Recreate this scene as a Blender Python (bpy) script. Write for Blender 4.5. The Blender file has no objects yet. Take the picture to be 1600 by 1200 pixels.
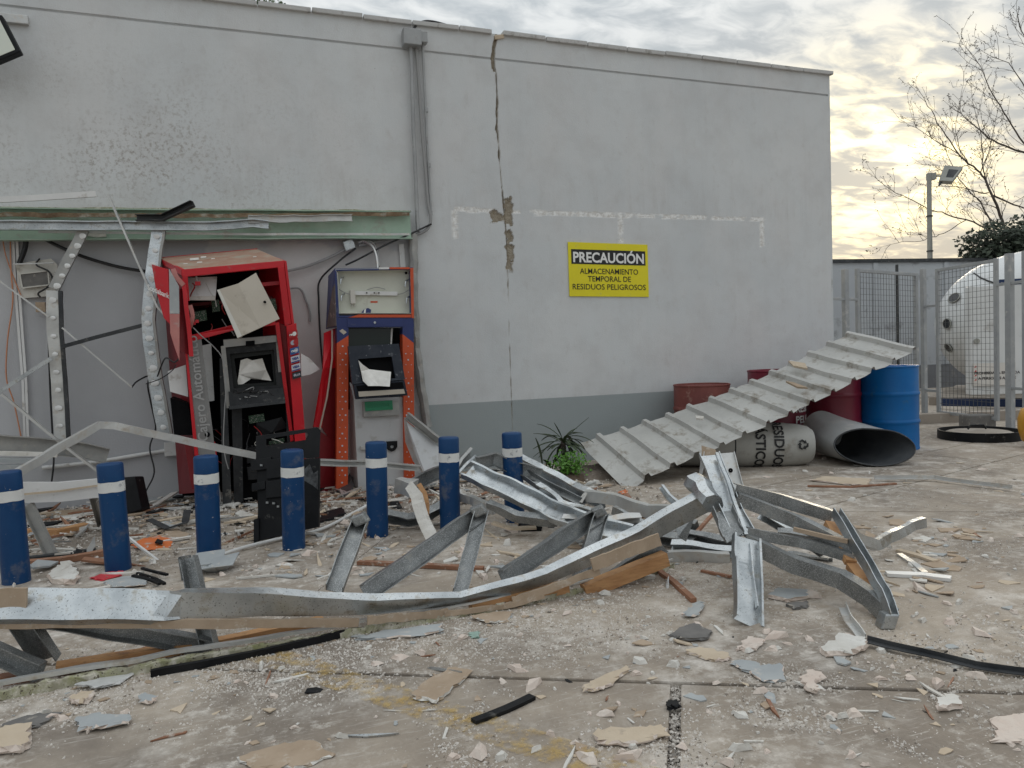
import bpy, bmesh, math, random
import numpy as np
from mathutils import Vector, Matrix, noise
rnd = random.Random(7)
sc = bpy.context.scene
COL = sc.collection
V = Vector
# ------------------------------------------------------------------ camera
FP = 1155.0                                    # focal length in pixels of a 1600 px wide frame
CAM = V((0.0, -7.04, 1.16))
_h, _p, _r = math.radians(70), math.radians(2.38), math.radians(2.0)
FW = V((math.cos(_h)*math.cos(_p), math.sin(_h)*math.cos(_p), -math.sin(_p)))
_R0 = V((math.sin(_h), -math.cos(_h), 0)); _U0 = _R0.cross(FW)
RT = math.cos(_r)*_R0 - math.sin(_r)*_U0
UP = math.sin(_r)*_R0 + math.cos(_r)*_U0
cam_data = bpy.data.cameras.new('camera'); cam = bpy.data.objects.new('camera', cam_data); COL.objects.link(cam)
cam_data.sensor_width = 36; cam_data.lens = 36*FP/1600; cam_data.clip_start = .05; cam_data.clip_end = 2000
M = Matrix((RT, UP, -FW)).transposed().to_4x4(); M.translation = CAM
cam.matrix_world = M
sc.camera = cam
# ------------------------------------------------------------------ sky, sun, exposure
SUN_EL, SUN_HEAD = math.radians(11.5), math.radians(43)      # heading counter-clockwise from +X
SUN_DIR = V((math.cos(SUN_EL)*math.cos(SUN_HEAD), math.cos(SUN_EL)*math.sin(SUN_HEAD), math.sin(SUN_EL)))
world = bpy.data.worlds.new('World'); sc.world = world; world.use_nodes = True
wt = world.node_tree; wt.nodes.clear()
def wn(t, **k):
    n = wt.nodes.new(t)
    for a, b in k.items(): setattr(n, a, b)
    return n
def wmath(op, a, b=None, c=None, clamp=False):
    n = wn('ShaderNodeMath', operation=op, use_clamp=clamp)
    for i, s in enumerate((a, b, c)):
        if s is None: continue
        if hasattr(s, 'links'): wt.links.new(s, n.inputs[i])
        else: n.inputs[i].default_value = s
    return n.outputs[0]
def wmix(f, a, b):
    n = wn('ShaderNodeMix', data_type='RGBA')
    for i, s in ((0, f), (6, a), (7, b)):
        if hasattr(s, 'links'): wt.links.new(s, n.inputs[i])
        else: n.inputs[i].default_value = s if i == 0 else (*s, 1)
    return n.outputs[2]
nish = wn('ShaderNodeTexSky', sky_type='NISHITA', sun_disc=False, sun_elevation=SUN_EL,
          sun_rotation=math.pi/2 - SUN_HEAD, altitude=100, air_density=1.0, dust_density=1.0)
tc = wn('ShaderNodeTexCoord')
sep = wn('ShaderNodeSeparateXYZ'); wt.links.new(tc.outputs['Generated'], sep.inputs[0])
zc = wmath('MAXIMUM', sep.outputs[2], 0.0)
den = wmath('ADD', zc, 0.16)
cx = wmath('DIVIDE', sep.outputs[0], den); cy = wmath('DIVIDE', sep.outputs[1], den)
comb = wn('ShaderNodeCombineXYZ'); wt.links.new(cx, comb.inputs[0]); wt.links.new(cy, comb.inputs[1])
def cloud_noise(scale, detail, rough, dist, stretch):
    mp = wn('ShaderNodeMapping'); wt.links.new(comb.outputs[0], mp.inputs[0])
    mp.inputs['Location'].default_value = (3.7, 1.2, 0); mp.inputs['Rotation'].default_value = (0, 0, math.radians(-35)); mp.inputs['Scale'].default_value = stretch
    n = wn('ShaderNodeTexNoise'); wt.links.new(mp.outputs[0], n.inputs['Vector'])
    n.inputs['Scale'].default_value = scale; n.inputs['Detail'].default_value = detail
    n.inputs['Roughness'].default_value = rough; n.inputs['Distortion'].default_value = dist
    return n.outputs[0]
big = cloud_noise(1.5, 8, .56, .5, (1.0, 1.6, 1))
small = cloud_noise(8.5, 6, .55, .5, (1.0, 1.6, 1))
cl = wmath('MULTIPLY_ADD', small, 0.50, wmath('MULTIPLY', big, 0.50))
ramp = wn('ShaderNodeMapRange', interpolation_type='SMOOTHSTEP'); wt.links.new(cl, ramp.inputs[0])
ramp.inputs[1].default_value = 0.42; ramp.inputs[2].default_value = 0.62
thin = ramp.outputs[0]                                       # 0 thick cloud, 1 thin bright cloud
# closeness to the veiled sun
dotn = wn('ShaderNodeVectorMath', operation='DOT_PRODUCT'); wt.links.new(tc.outputs['Generated'], dotn.inputs[0])
dotn.inputs[1].default_value = SUN_DIR
sd = wmath('MAXIMUM', dotn.outputs['Value'], 0.0)
glow = wmath('POWER', sd, 260.0)
glow_w = wmath('POWER', sd, 170.0)
SKY_STRENGTH = 0.10
base = wmix(thin, (1.45, 1.58, 1.66), (2.4, 2.46, 2.46))           # grey cloud sheet, darker undersides
warm = wmix(thin, (2.1, 1.9, 1.45), (6.0, 4.9, 2.35))
gl = wmath('MULTIPLY', wmath('MULTIPLY', glow_w, 1.25, clamp=True), wmath('MULTIPLY_ADD', thin, 0.75, 0.25), clamp=True)
skyc = wmix(gl, base, warm)
hot = wn('ShaderNodeMix', data_type='RGBA', blend_type='ADD')
wt.links.new(wmath('MULTIPLY', glow, wmath('MULTIPLY_ADD', thin, 0.9, 0.1)), hot.inputs[0])
wt.links.new(skyc, hot.inputs[6]); hot.inputs[7].default_value = (3.2, 2.8, 1.9, 1)
veil = wn('ShaderNodeMix', data_type='RGBA'); veil.inputs[0].default_value = 0.975
# an overcast sky is brighter overhead than at the horizon (standard overcast luminance, 1 + 2 sin h)
ovc = wn('ShaderNodeVectorMath', operation='SCALE'); wt.links.new(hot.outputs[2], ovc.inputs[0]); wt.links.new(wmath('MULTIPLY_ADD', zc, 1.333, 0.667), ovc.inputs['Scale'])
wt.links.new(nish.outputs[0], veil.inputs[6]); wt.links.new(ovc.outputs[0], veil.inputs[7])
bg = wn('ShaderNodeBackground'); bg.inputs[1].default_value = SKY_STRENGTH
wt.links.new(veil.outputs[2], bg.inputs[0])
wo = wn('ShaderNodeOutputWorld'); wt.links.new(bg.outputs[0], wo.inputs[0])
sun_d = bpy.data.lights.new('sun', 'SUN'); sun_d.energy = 0.6; sun_d.angle = math.radians(14); sun_d.color = (1, .86, .66)
sun = bpy.data.objects.new('sun', sun_d); COL.objects.link(sun); sun.location = SUN_DIR*60
sun.rotation_euler = (-SUN_DIR).to_track_quat('-Z', 'Y').to_euler()
vs = sc.view_settings
vs.view_transform = 'Standard'; vs.look = 'None'; vs.gamma = 1; vs.use_curve_mapping = False; vs.exposure = 1.52

# ------------------------------------------------------------------ placing helpers (points measured once, in metres)
def ray(x, y): return FW + RT*((x-800)/FP) + UP*((600-y)/FP)
def G(x, y, z=0.0):
    d = ray(x, y); return CAM + d*((z-CAM.z)/d.z)
def W(x, y, o=0.0):
    d = ray(x, y); return CAM + d*((-o-CAM.y)/d.y)
def D(x, y, k): return CAM + ray(x, y)*k
def dep(P): return (P-CAM).dot(FW)

# ------------------------------------------------------------------ mesh helpers
class MB:
    def __init__(s): s.v = []; s.f = []
    def add(s, vs, fs):
        o = len(s.v); s.v += [tuple(x) for x in vs]; s.f += [tuple(i+o for i in f) for f in fs]; return s
    def obox(s, c, ax, ay, az):
        c, ax, ay, az = V(c), V(ax), V(ay), V(az); vs = []
        for k in (-1, 1):
            for j in (-1, 1):
                for i in (-1, 1): vs.append(c + i*ax + j*ay + k*az)
        return s.add(vs, [(0,2,3,1),(4,5,7,6),(0,1,5,4),(2,6,7,3),(0,4,6,2),(1,3,7,5)])
    def box(s, lo, hi):
        lo, hi = V(lo), V(hi); c = (lo+hi)/2; d = (hi-lo)/2
        return s.obox(c, (d.x,0,0), (0,d.y,0), (0,0,d.z))
    def quadbox(s, p, n):
        """slab: polygon p extruded by vector n"""
        p = [V(q) for q in p]; k = len(p); n = V(n)
        vs = p + [q+n for q in p]
        fs = [tuple(range(k))[::-1], tuple(range(k, 2*k))] + [(i, (i+1) % k, k+(i+1) % k, k+i) for i in range(k)]
        return s.add(vs, fs)
    def tube(s, pts, r, n=8, cap=True):
        pts = [V(p) for p in pts]; m = len(pts); rs = r if isinstance(r, (list, tuple)) else [r]*m
        vs, fs = [], []; ref = None
        for i, p in enumerate(pts):
            t = (pts[min(i+1, m-1)] - pts[max(i-1, 0)]).normalized()
            if ref is None: ref = t.orthogonal().normalized()
            ref = (ref - t*ref.dot(t)); ref = ref.normalized() if ref.length > 1e-6 else t.orthogonal().normalized()
            b = t.cross(ref)
            for j in range(n):
                a = 2*math.pi*j/n; vs.append(p + (ref*math.cos(a) + b*math.sin(a))*rs[i])
        for i in range(m-1):
            for j in range(n):
                fs.append((i*n+j, i*n+(j+1) % n, (i+1)*n+(j+1) % n, (i+1)*n+j))
        if cap: fs += [tuple(range(n))[::-1], tuple(range((m-1)*n, m*n))]
        return s.add(vs, fs)
    def lathe(s, prof, n=32, mtx=None, close=False):
        vs, fs = [], []; m = len(prof)
        for (r, z) in prof:
            for j in range(n):
                a = 2*math.pi*j/n; vs.append(V((r*math.cos(a), r*math.sin(a), z)))
        for i in range(m-1 + (1 if close else 0)):
            i2 = (i+1) % m
            for j in range(n): fs.append((i*n+j, i*n+(j+1) % n, i2*n+(j+1) % n, i2*n+j))
        if mtx is not None: vs = [mtx @ v for v in vs]
        return s.add(vs, fs)
    def sweep(s, pts, prof, up=(0,0,1), step=.06, warp=0.0, wscale=6.0, ups=None, scales=None, cap=True, seed=0.0):
        """closed 2-D profile (u along side, v along up) swept along a polyline; folds stay sharp"""
        P = [V(p) for p in pts]; n = len(prof); up = V(up)
        st = []
        for i in range(len(P)-1):
            k = max(1, int((P[i+1]-P[i]).length/step))
            for j in range(k): st.append((i, j/k))
        st.append((len(P)-2, 1.0))
        vs, fs = [], []
        for (i, f) in st:
            p = P[i].lerp(P[i+1], f)
            if f == 0 and i > 0: t = ((P[i]-P[i-1]).normalized() + (P[i+1]-P[i]).normalized())
            else: t = P[i+1]-P[i]
            t = t.normalized() if t.length > 1e-6 else V((1,0,0))
            u_ = up if ups is None else V(ups[i]).lerp(V(ups[i+1]), f)
            sd_ = t.cross(u_); sd_ = sd_.normalized() if sd_.length > 1e-5 else t.orthogonal().normalized()
            w_ = sd_.cross(t).normalized()
            q = 1.0 if scales is None else scales[i]*(1-f) + scales[i+1]*f
            for (a, b) in prof:
                x = p + sd_*a*q + w_*b*q
                if warp:
                    x = x + noise.noise_vector(x*wscale + V((seed, seed*1.7, seed*.3)))*warp
                vs.append(x)
        m = len(st)
        for i in range(m-1):
            for j in range(n): fs.append((i*n+j, i*n+(j+1) % n, (i+1)*n+(j+1) % n, (i+1)*n+j))
        if cap: fs += [tuple(range(n))[::-1], tuple(range((m-1)*n, m*n))]
        return s.add(vs, fs)
def cprof(w, h, t=.004, lip=0.0, d=1):
    """C channel: web along v (height h), flanges along u (width w), centred on the web mid"""
    a = h/2
    if lip: pr = [(0,-a),(w,-a),(w,-a+lip),(w-t,-a+lip),(w-t,-a+t),(t,-a+t),(t,a-t),(w-t,a-t),(w-t,a-lip),(w,a-lip),(w,a),(0,a)]
    else: pr = [(0,-a),(w,-a),(w,-a+t),(t,-a+t),(t,a-t),(w,a-t),(w,a),(0,a)]
    return [(u*d, v) for u, v in pr]
def rprof(w, h): return [(-w/2,-h/2),(w/2,-h/2),(w/2,h/2),(-w/2,h/2)]
def lprof(w, h, t=.004): return [(0,0),(w,0),(w,t),(t,t),(t,h),(0,h)]

def obj(name, mb, mat, parent=None, smooth=None, bevel=0.0, base=True):
    me = bpy.data.meshes.new(name)
    if parent is None:
        xs = np.array(mb.v, dtype=float); lo, hi = xs.min(0), xs.max(0)
        o_ = V(((lo[0]+hi[0])/2, (lo[1]+hi[1])/2, lo[2])) if base else V((0,0,0))
    else: o_ = parent_world(parent)
    me.from_pydata([(x[0]-o_.x, x[1]-o_.y, x[2]-o_.z) for x in mb.v], [], mb.f)
    me.validate()
    bm = bmesh.new(); bm.from_mesh(me); bmesh.ops.recalc_face_normals(bm, faces=bm.faces)
    if bevel:
        ed = [e for e in bm.edges if len(e.link_faces) == 2 and e.calc_face_angle(0) > .6]
        bmesh.ops.bevel(bm, geom=ed, offset=bevel, segments=2, affect='EDGES', profile=.6, clamp_overlap=True)
    bm.to_mesh(me); bm.free()
    me.materials.append(mat if not isinstance(mat, str) else MATS[mat])
    if smooth is not None:
        me.polygons.foreach_set('use_smooth', [True]*len(me.polygons))
        me.set_sharp_from_angle(angle=math.radians(smooth))
    o = bpy.data.objects.new(name, me); COL.objects.link(o)
    if parent is None: o.location = o_
    else: o.parent = parent
    return o
def parent_world(p):
    w = V(p.location)
    while p.parent is not None: p = p.parent; w = w + V(p.location)
    return w
def empty(name, loc, label, cat, group=None):
    e = bpy.data.objects.new(name, None); COL.objects.link(e); e.location = loc; e.empty_display_size = .1
    return tag(e, label, cat, group)
def tag(o, label, cat, group=None):
    o['label'] = label; o['category'] = cat
    if group: o['group'] = group
    return o
def struct(o): o['kind'] = 'structure'; return o
def copy_tree(o, parent=None):
    c = o.copy(); COL.objects.link(c)
    if parent is not None: c.parent = parent
    for ch in list(o.children): copy_tree(ch, c)
    return c
def text_mesh(txt, size, bold=0.0, align='CENTER', spacing=1.0, line=1.0, xs=1.0):
    cu = bpy.data.curves.new('t', 'FONT'); cu.body = txt; cu.size = size; cu.align_x = align; cu.align_y = 'CENTER'
    cu.offset = bold; cu.space_character = spacing; cu.space_line = line; cu.resolution_u = 3
    o = bpy.data.objects.new('t', cu); COL.objects.link(o)
    dg = bpy.context.evaluated_depsgraph_get(); me = bpy.data.meshes.new_from_object(o.evaluated_get(dg))
    vs = [(v.co.x*xs, v.co.y) for v in me.vertices]; fs = [tuple(p.vertices) for p in me.polygons]
    bpy.data.objects.remove(o); bpy.data.curves.remove(cu); bpy.data.meshes.remove(me)
    return vs, fs
def put_text(mb, vf, fn): mb.add([fn(a, b) for a, b in vf[0]], vf[1]); return mb

# ------------------------------------------------------------------ materials
MATS = {}
def mk(name, c1, c2=None, scale=6.0, rough=.6, metal=0.0, bump=.0, bscale=60.0, dirt=None, dirt_amt=.0, dscale=9.0,
       speck=None, speck_size=.0, sscale=120.0, detail=6, rough2=None, stretch=None, spec=None, fleck=None):
    m = bpy.data.materials.new(name); m.use_nodes = True; t = m.node_tree; t.nodes.clear()
    def N(k, **a):
        n = t.nodes.new(k)
        for x, y in a.items(): setattr(n, x, y)
        return n
    L = t.links.new
    out = N('ShaderNodeOutputMaterial'); pb = N('ShaderNodeBsdfPrincipled'); L(pb.outputs[0], out.inputs[0])
    geo = N('ShaderNodeNewGeometry'); pos = geo.outputs['Position']
    if stretch:
        mp = N('ShaderNodeMapping'); L(pos, mp.inputs[0]); mp.inputs['Scale'].default_value = stretch; pos = mp.outputs[0]
    def nz(s, d=detail, r=.6):
        n = N('ShaderNodeTexNoise'); L(pos, n.inputs['Vector']); n.inputs['Scale'].default_value = s
        n.inputs['Detail'].default_value = d; n.inputs['Roughness'].default_value = r; return n.outputs[0]
    def rng(s, a, b, lo=0., hi=1.):
        n = N('ShaderNodeMapRange'); L(s, n.inputs[0]); n.inputs[1].default_value = a; n.inputs[2].default_value = b
        n.inputs[3].default_value = lo; n.inputs[4].default_value = hi; return n.outputs[0]
    def mx(f, a, b):
        n = N('ShaderNodeMix', data_type='RGBA')
        for i, s in ((0, f), (6, a), (7, b)):
            if hasattr(s, 'links'): L(s, n.inputs[i])
            else: n.inputs[i].default_value = s if i == 0 else (*s, 1)
        return n.outputs[2]
    n0 = nz(scale); col = mx(rng(n0, .35, .65), c1, c2 or c1)
    if fleck:          # (colour, scale, lo, hi)
        vo = N('ShaderNodeTexVoronoi'); L(pos, vo.inputs['Vector']); vo.inputs['Scale'].default_value = fleck[1]
        sp_ = N('ShaderNodeSeparateColor'); L(vo.outputs['Color'], sp_.inputs[0])
        col = mx(rng(sp_.outputs[0], fleck[2], fleck[3]), col, fleck[0])
    if dirt: col = mx(rng(nz(dscale, 8, .68), .62-dirt_amt*.35, .72-dirt_amt*.2), col, dirt)
    if speck: col = mx(rng(nz(sscale, 3, .6), .70-speck_size, .74-speck_size), col, speck)
    L(col, pb.inputs['Base Color']); pb.inputs['Metallic'].default_value = metal
    if rough2 is not None: L(rng(nz(scale*1.7), .3, .7, rough, rough2), pb.inputs['Roughness'])
    else: pb.inputs['Roughness'].default_value = rough
    if spec is not None: pb.inputs['Specular IOR Level'].default_value = spec
    if bump:
        b = N('ShaderNodeBump'); b.inputs['Strength'].default_value = 1; b.inputs['Distance'].default_value = bump
        L(nz(bscale, 5, .6), b.inputs['Height']); L(b.outputs[0], pb.inputs['Normal'])
    MATS[name] = m; return m
DUST = (.50, .45, .39)
mk('zinc', (.40,.425,.44), (.62,.645,.655), 7, .27, .9, .0012, 30, dirt=(.36,.34,.30), dirt_amt=.22, dscale=14, speck=(.15,.155,.155), speck_size=.08, sscale=150, rough2=.46)
mk('zinc_dull', (.19,.198,.20), (.31,.32,.32), 9, .36, .75, .001, 40, dirt=(.40,.39,.36), dirt_amt=.10, dscale=18, fleck=((.44,.45,.45), 420, .72, .9), rough2=.55)
mk('zinc_dusty', (.50,.50,.49), (.66,.66,.64), 6, .45, .6, .001, 40, dirt=DUST, dirt_amt=.25, dscale=12)
mk('steel_grey', (.30,.30,.29), (.40,.39,.37), 8, .55, .45, .0008, 50, dirt=DUST, dirt_amt=.12, dscale=20)
mk('green_paint', (.33,.46,.36), (.42,.54,.44), 5, .6, 0, .001, 60, dirt=(.36,.35,.30), dirt_amt=.18, dscale=7)
mk('moss_edge', (.40,.38,.30), (.30,.30,.15), 11, .9, 0, .004, 70, dirt=(.66,.62,.54), dirt_amt=.42, dscale=16, speck=(.12,.10,.07), speck_size=.1, sscale=70)
mk('cardboard', (.36,.27,.19), (.44,.34,.25), 8, .9, 0, .001, 90, dirt=(.52,.45,.37), dirt_amt=.14, dscale=20)
mk('wood', (.40,.20,.085), (.56,.31,.14), 4, .65, 0, .001, 60, stretch=(2,2,12), dirt=(.20,.11,.06), dirt_amt=.12, dscale=5)
mk('wood_dark', (.22,.10,.055), (.34,.17,.10), 4, .7, 0, .001, 60, dirt=DUST, dirt_amt=.14, dscale=20)
mk('plaster_white', (.72,.70,.66), (.60,.57,.52), 9, .95, 0, .004, 70, dirt=(.45,.41,.36), dirt_amt=.15, dscale=16)
mk('plaster_pink', (.64,.53,.46), (.70,.62,.55), 12, .95, 0, .004, 70, dirt=(.42,.36,.31), dirt_amt=.15, dscale=16)
mk('plaster_tan', (.52,.42,.31), (.60,.50,.38), 7, .95, 0, .002, 60, dirt=(.40,.33,.26), dirt_amt=.14, dscale=18)
mk('board_grey', (.34,.36,.37), (.42,.44,.44), 5, .8, 0, .001, 60, dirt=(.55,.51,.46), dirt_amt=.16, dscale=15)
mk('board_dark', (.13,.125,.12), (.19,.18,.17), 8, .85, 0, .002, 60, dirt=DUST, dirt_amt=.14, dscale=15)
mk('black_plastic', (.006,.0065,.008), (.011,.0115,.013), 10, .5, 0, .0008, 60, dirt=(.13,.125,.115), dirt_amt=.02, dscale=9, spec=.22)
mk('dark_steel', (.035,.038,.042), (.07,.073,.076), 7, .5, .2, .001, 50, dirt=(.22,.21,.19), dirt_amt=.08, dscale=12, spec=.3)
mk('machine_dark', (.016,.017,.019), (.035,.036,.038), 9, .55, .1, .001, 50, dirt=(.12,.115,.105), dirt_amt=.08, dscale=16, spec=.25)
mk('bollard_blue', (.004,.042,.135), (.007,.055,.16), 5, .40, 0, .0006, 50, dirt=(.09,.11,.16), dirt_amt=.14, dscale=6, spec=.3, speck=(.30,.31,.32), speck_size=.0, sscale=45)
mk('bollard_white', (.78,.78,.76), (.68,.68,.66), 9, .6, 0, .001, 60, dirt=(.25,.26,.28), dirt_amt=.10, dscale=22)
mk('glass_green', (.30,.42,.36), None, 5, .1)
mk('red_paper', (.62,.05,.06), (.5,.04,.05), 9, .7)
mk('orange_print', (.72,.19,.05), (.66,.17,.05), 9, .6, dirt=DUST, dirt_amt=.08)
mk('white_paint', (.76,.76,.75), (.68,.68,.67), 5, .5, 0, .0006, 60, dirt=(.45,.42,.38), dirt_amt=.10, dscale=8)
mk('cable_black', (.02,.02,.022), None, 5, .5)
mk('cable_grey', (.30,.30,.30), None, 5, .6)
mk('cable_orange', (.55,.24,.13), None, 5, .6)
mk('plastic_bag', (.55,.55,.54), (.7,.7,.69), 12, .35)
# ------------------------------------------------------------------ the ground: base sheet and concrete slabs with open joints
def slab_material():
    m = mk('concrete', (.335,.278,.222), (.44,.375,.305), 1.3, .9, 0, .0)
    t = m.node_tree; pb = [n for n in t.nodes if n.type == 'BSDF_PRINCIPLED'][0]
    L = t.links.new; N = t.nodes.new
    src = pb.inputs['Base Color'].links[0].from_socket
    geo = [n for n in t.nodes if n.type == 'NEW_GEOMETRY'][0].outputs['Position']
    def nz(s, d, r=.6, dist=0., w=(0,0,0)):
        mp = N('ShaderNodeMapping'); L(geo, mp.inputs[0]); mp.inputs['Location'].default_value = w
        n = N('ShaderNodeTexNoise'); L(mp.outputs[0], n.inputs['Vector']); n.inputs['Scale'].default_value = s
        n.inputs['Detail'].default_value = d; n.inputs['Roughness'].default_value = r; n.inputs['Distortion'].default_value = dist; return n.outputs[0]
    def rng(s, a, b, lo=0., hi=1.):
        n = N('ShaderNodeMapRange'); L(s, n.inputs[0]); n.inputs[1].default_value = a; n.inputs[2].default_value = b
        n.inputs[3].default_value = lo; n.inputs[4].default_value = hi; return n.outputs[0]
    def mul(a, b):
        n = N('ShaderNodeMath'); n.operation = 'MULTIPLY'; L(a, n.inputs[0])
        if hasattr(b, 'links'): L(b, n.inputs[1])
        else: n.inputs[1].default_value = b
        return n.outputs[0]
    def mx(f, a, b):
        n = N('ShaderNodeMix'); n.data_type = 'RGBA'; L(f, n.inputs[0]); L(a, n.inputs[6]); n.inputs[7].default_value = (*b, 1); return n.outputs[2]
    c = mx(mul(rng(nz(.75, 7, .68, .5, (3,1,0)), .44, .62), .85), src, (.205,.172,.142))       # old stains
    patch = rng(nz(1.0, 7, .72, .8, (9,4,0)), .44, .60)
    c = mx(mul(rng(nz(5, 9, .72), .46, .66), mul(patch, .92)), c, (.74,.69,.63))                # plaster dust
    c = mx(mul(mul(rng(nz(16, 8, .75), .52, .64), rng(nz(1.7, 5, .6, .3, (5,5,0)), .40, .60)), .8), c, (.70,.65,.59))
    sc_ = N('ShaderNodeMapping'); L(geo, sc_.inputs[0]); sc_.inputs['Scale'].default_value = (3, 26, 1); sc_.inputs['Rotation'].default_value = (0,0,.6)
    sn = N('ShaderNodeTexNoise'); L(sc_.outputs[0], sn.inputs['Vector']); sn.inputs['Scale'].default_value = 2.2; sn.inputs['Detail'].default_value = 6; sn.inputs['Roughness'].default_value = .7
    c = mx(mul(rng(sn.outputs[0], .57, .70), .48), c, (.70,.655,.60))                           # scrape marks
    vo = N('ShaderNodeTexVoronoi'); L(geo, vo.inputs['Vector']); vo.inputs['Scale'].default_value = 120
    s2 = N('ShaderNodeSeparateColor'); L(vo.outputs['Color'], s2.inputs[0])
    dots = mul(rng(vo.outputs['Distance'], .28, .22), rng(s2.outputs[0], .90, .91))
    dn = rng(nz(2.2, 5, .6, 0, (2,7,0)), .42, .58)
    c = mx(mul(dots, dn), c, (.78,.74,.69))
    c = mx(mul(rng(nz(60, 4, .7), .66, .72), .5), c, (.13,.115,.10))
    L(c, pb.inputs['Base Color'])
    b = N('ShaderNodeBump'); b.inputs['Distance'].default_value = .006; b.inputs['Strength'].default_value = .8
    L(nz(38, 8, .7), b.inputs['Height']); L(b.outputs[0], pb.inputs['Normal'])
    return m
slab_material()
mk('joint_soil', (.075,.065,.055), (.14,.12,.10), 20, .95, 0, .006, 90, speck=(.5,.46,.42), speck_size=.12, sscale=90)
mk('far_concrete', (.30,.26,.22), (.38,.33,.28), 1.0, .95, 0, .004, 40, dirt=(.50,.45,.40), dirt_amt=.25, dscale=3)
g_ = MB(); g_.add([(-300,-300,-.05),(400,-300,-.05),(400,400,-.05),(-300,400,-.05)], [(0,1,2,3)])
ground = struct(obj('ground', g_, 'joint_soil', base=False))
def clip(poly, p, n, gap):
    """part of a 2-D polygon on the side n of the line through p, kept gap/2 away"""
    o = []
    def s(q): return (q[0]-p[0])*n[0] + (q[1]-p[1])*n[1] - gap/2
    for i, q in enumerate(poly):
        q2 = poly[(i+1) % len(poly)]; a, b = s(q), s(q2)
        if a >= 0: o.append(q)
        if (a >= 0) != (b >= 0):
            k = a/(a-b); o.append((q[0]+(q2[0]-q[0])*k, q[1]+(q2[1]-q[1])*k))
    return o
def cut(polys, a, b, gap, which=None):
    d = V((b.x-a.x, b.y-a.y)).normalized(); n = (-d.y, d.x); r_ = []
    for i, po in enumerate(polys):
        if which is not None and i not in which: r_.append(po); continue
        for sg in (1, -1):
            q = clip(po, (a.x, a.y), (n[0]*sg, n[1]*sg), gap)
            if len(q) > 2: r_.append(q)
    return r_
J1a, J1b = G(430,1048), G(1600,1083)
J3a, J3b = G(1180,798), G(1600,800)
region = [[(-30,-22),(60,-22),(60,34),(-30,34)]]
n1 = V((-(J1b-J1a).y, (J1b-J1a).x, 0)).normalized(); t1 = (J1b-J1a).normalized()
near, far_ = [q for q in cut(region, J1a, J1b, .022)][1:] , [cut(region, J1a, J1b, .022)[0]]
J2a, J2b = G(1056,1065), G(1052,1200)
slabs = []
nn = cut(near, J2a, J2b, .036)
nn = cut(nn, J2a - t1*3.4, J2b - t1*3.4, .02); nn = cut(nn, J2a + t1*3.4, J2b + t1*3.4, .02); nn = cut(nn, J1a - n1*3.2, J1b - n1*3.2, .02)
slabs += nn
q = cut(far_, J3a, J3b, .015)
mid, back = q[1:], q[:1]
slabs += cut(cut(mid, J2a - t1*1.7, J2a - t1*1.7 + n1, .004), J2a + t1*4.2, J2a + t1*4.2 + n1, .012)
bk = cut(back, G(1177,763), G(1345,728), .016)
bk = cut(bk, G(1285,792), G(1380,767), .014)
bdir = (G(1345,728)-G(1177,763)).normalized(); bn = V((-bdir.y, bdir.x, 0))
for k in (3.2, 6.4, 9.6): bk = cut(bk, G(1177,763)+bn*k, G(1177,763)+bn*k+bdir, .015)
for k in (-6, -1.6, 2.6, 6.8, 11): bk = cut(bk, G(1177,763)+bdir*k, G(1177,763)+bdir*k+bn, .012)
slabs += bk
for po in slabs:
    ar = abs(sum(po[i][0]*po[(i+1) % len(po)][1]-po[(i+1) % len(po)][0]*po[i][1] for i in range(len(po))))/2
    if ar < .02: continue
    b_ = MB(); b_.quadbox([(x, y, -.048) for x, y in po], (0, 0, .048))
    obj('concrete_slab', b_, 'concrete', ground, bevel=.006)
# worn yellow line
m = mk('yellow_paint', (.56,.36,.09), (.60,.44,.20), 12, .85)
t_ = m.node_tree; pb_ = [n for n in t_.nodes if n.type == 'BSDF_PRINCIPLED'][0]
gp = [n for n in t_.nodes if n.type == 'NEW_GEOMETRY'][0].outputs['Position']
na = t_.nodes.new('ShaderNodeTexNoise'); t_.links.new(gp, na.inputs['Vector']); na.inputs['Scale'].default_value = 14; na.inputs['Detail'].default_value = 9; na.inputs['Roughness'].default_value = .75
ma = t_.nodes.new('ShaderNodeMapRange'); t_.links.new(na.outputs[0], ma.inputs[0]); ma.inputs[1].default_value = .46; ma.inputs[2].default_value = .62; ma.inputs[4].default_value = .6
t_.links.new(ma.outputs[0], pb_.inputs['Alpha'])
y0, y1 = G(500,1052), G(900,1185); dy = (y1-y0).normalized(); sy = V((-dy.y, dy.x, 0))*.072
e0, e1 = y0 - dy*.5, y1 + dy*1.6
b_ = MB(); b_.add([e0-sy+V((0,0,.004)), e1-sy+V((0,0,.004)), e1+sy+V((0,0,.004)), e0+sy+V((0,0,.004))], [(0,1,2,3)])
struct(obj('painted_line', b_, 'yellow_paint'))

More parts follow.
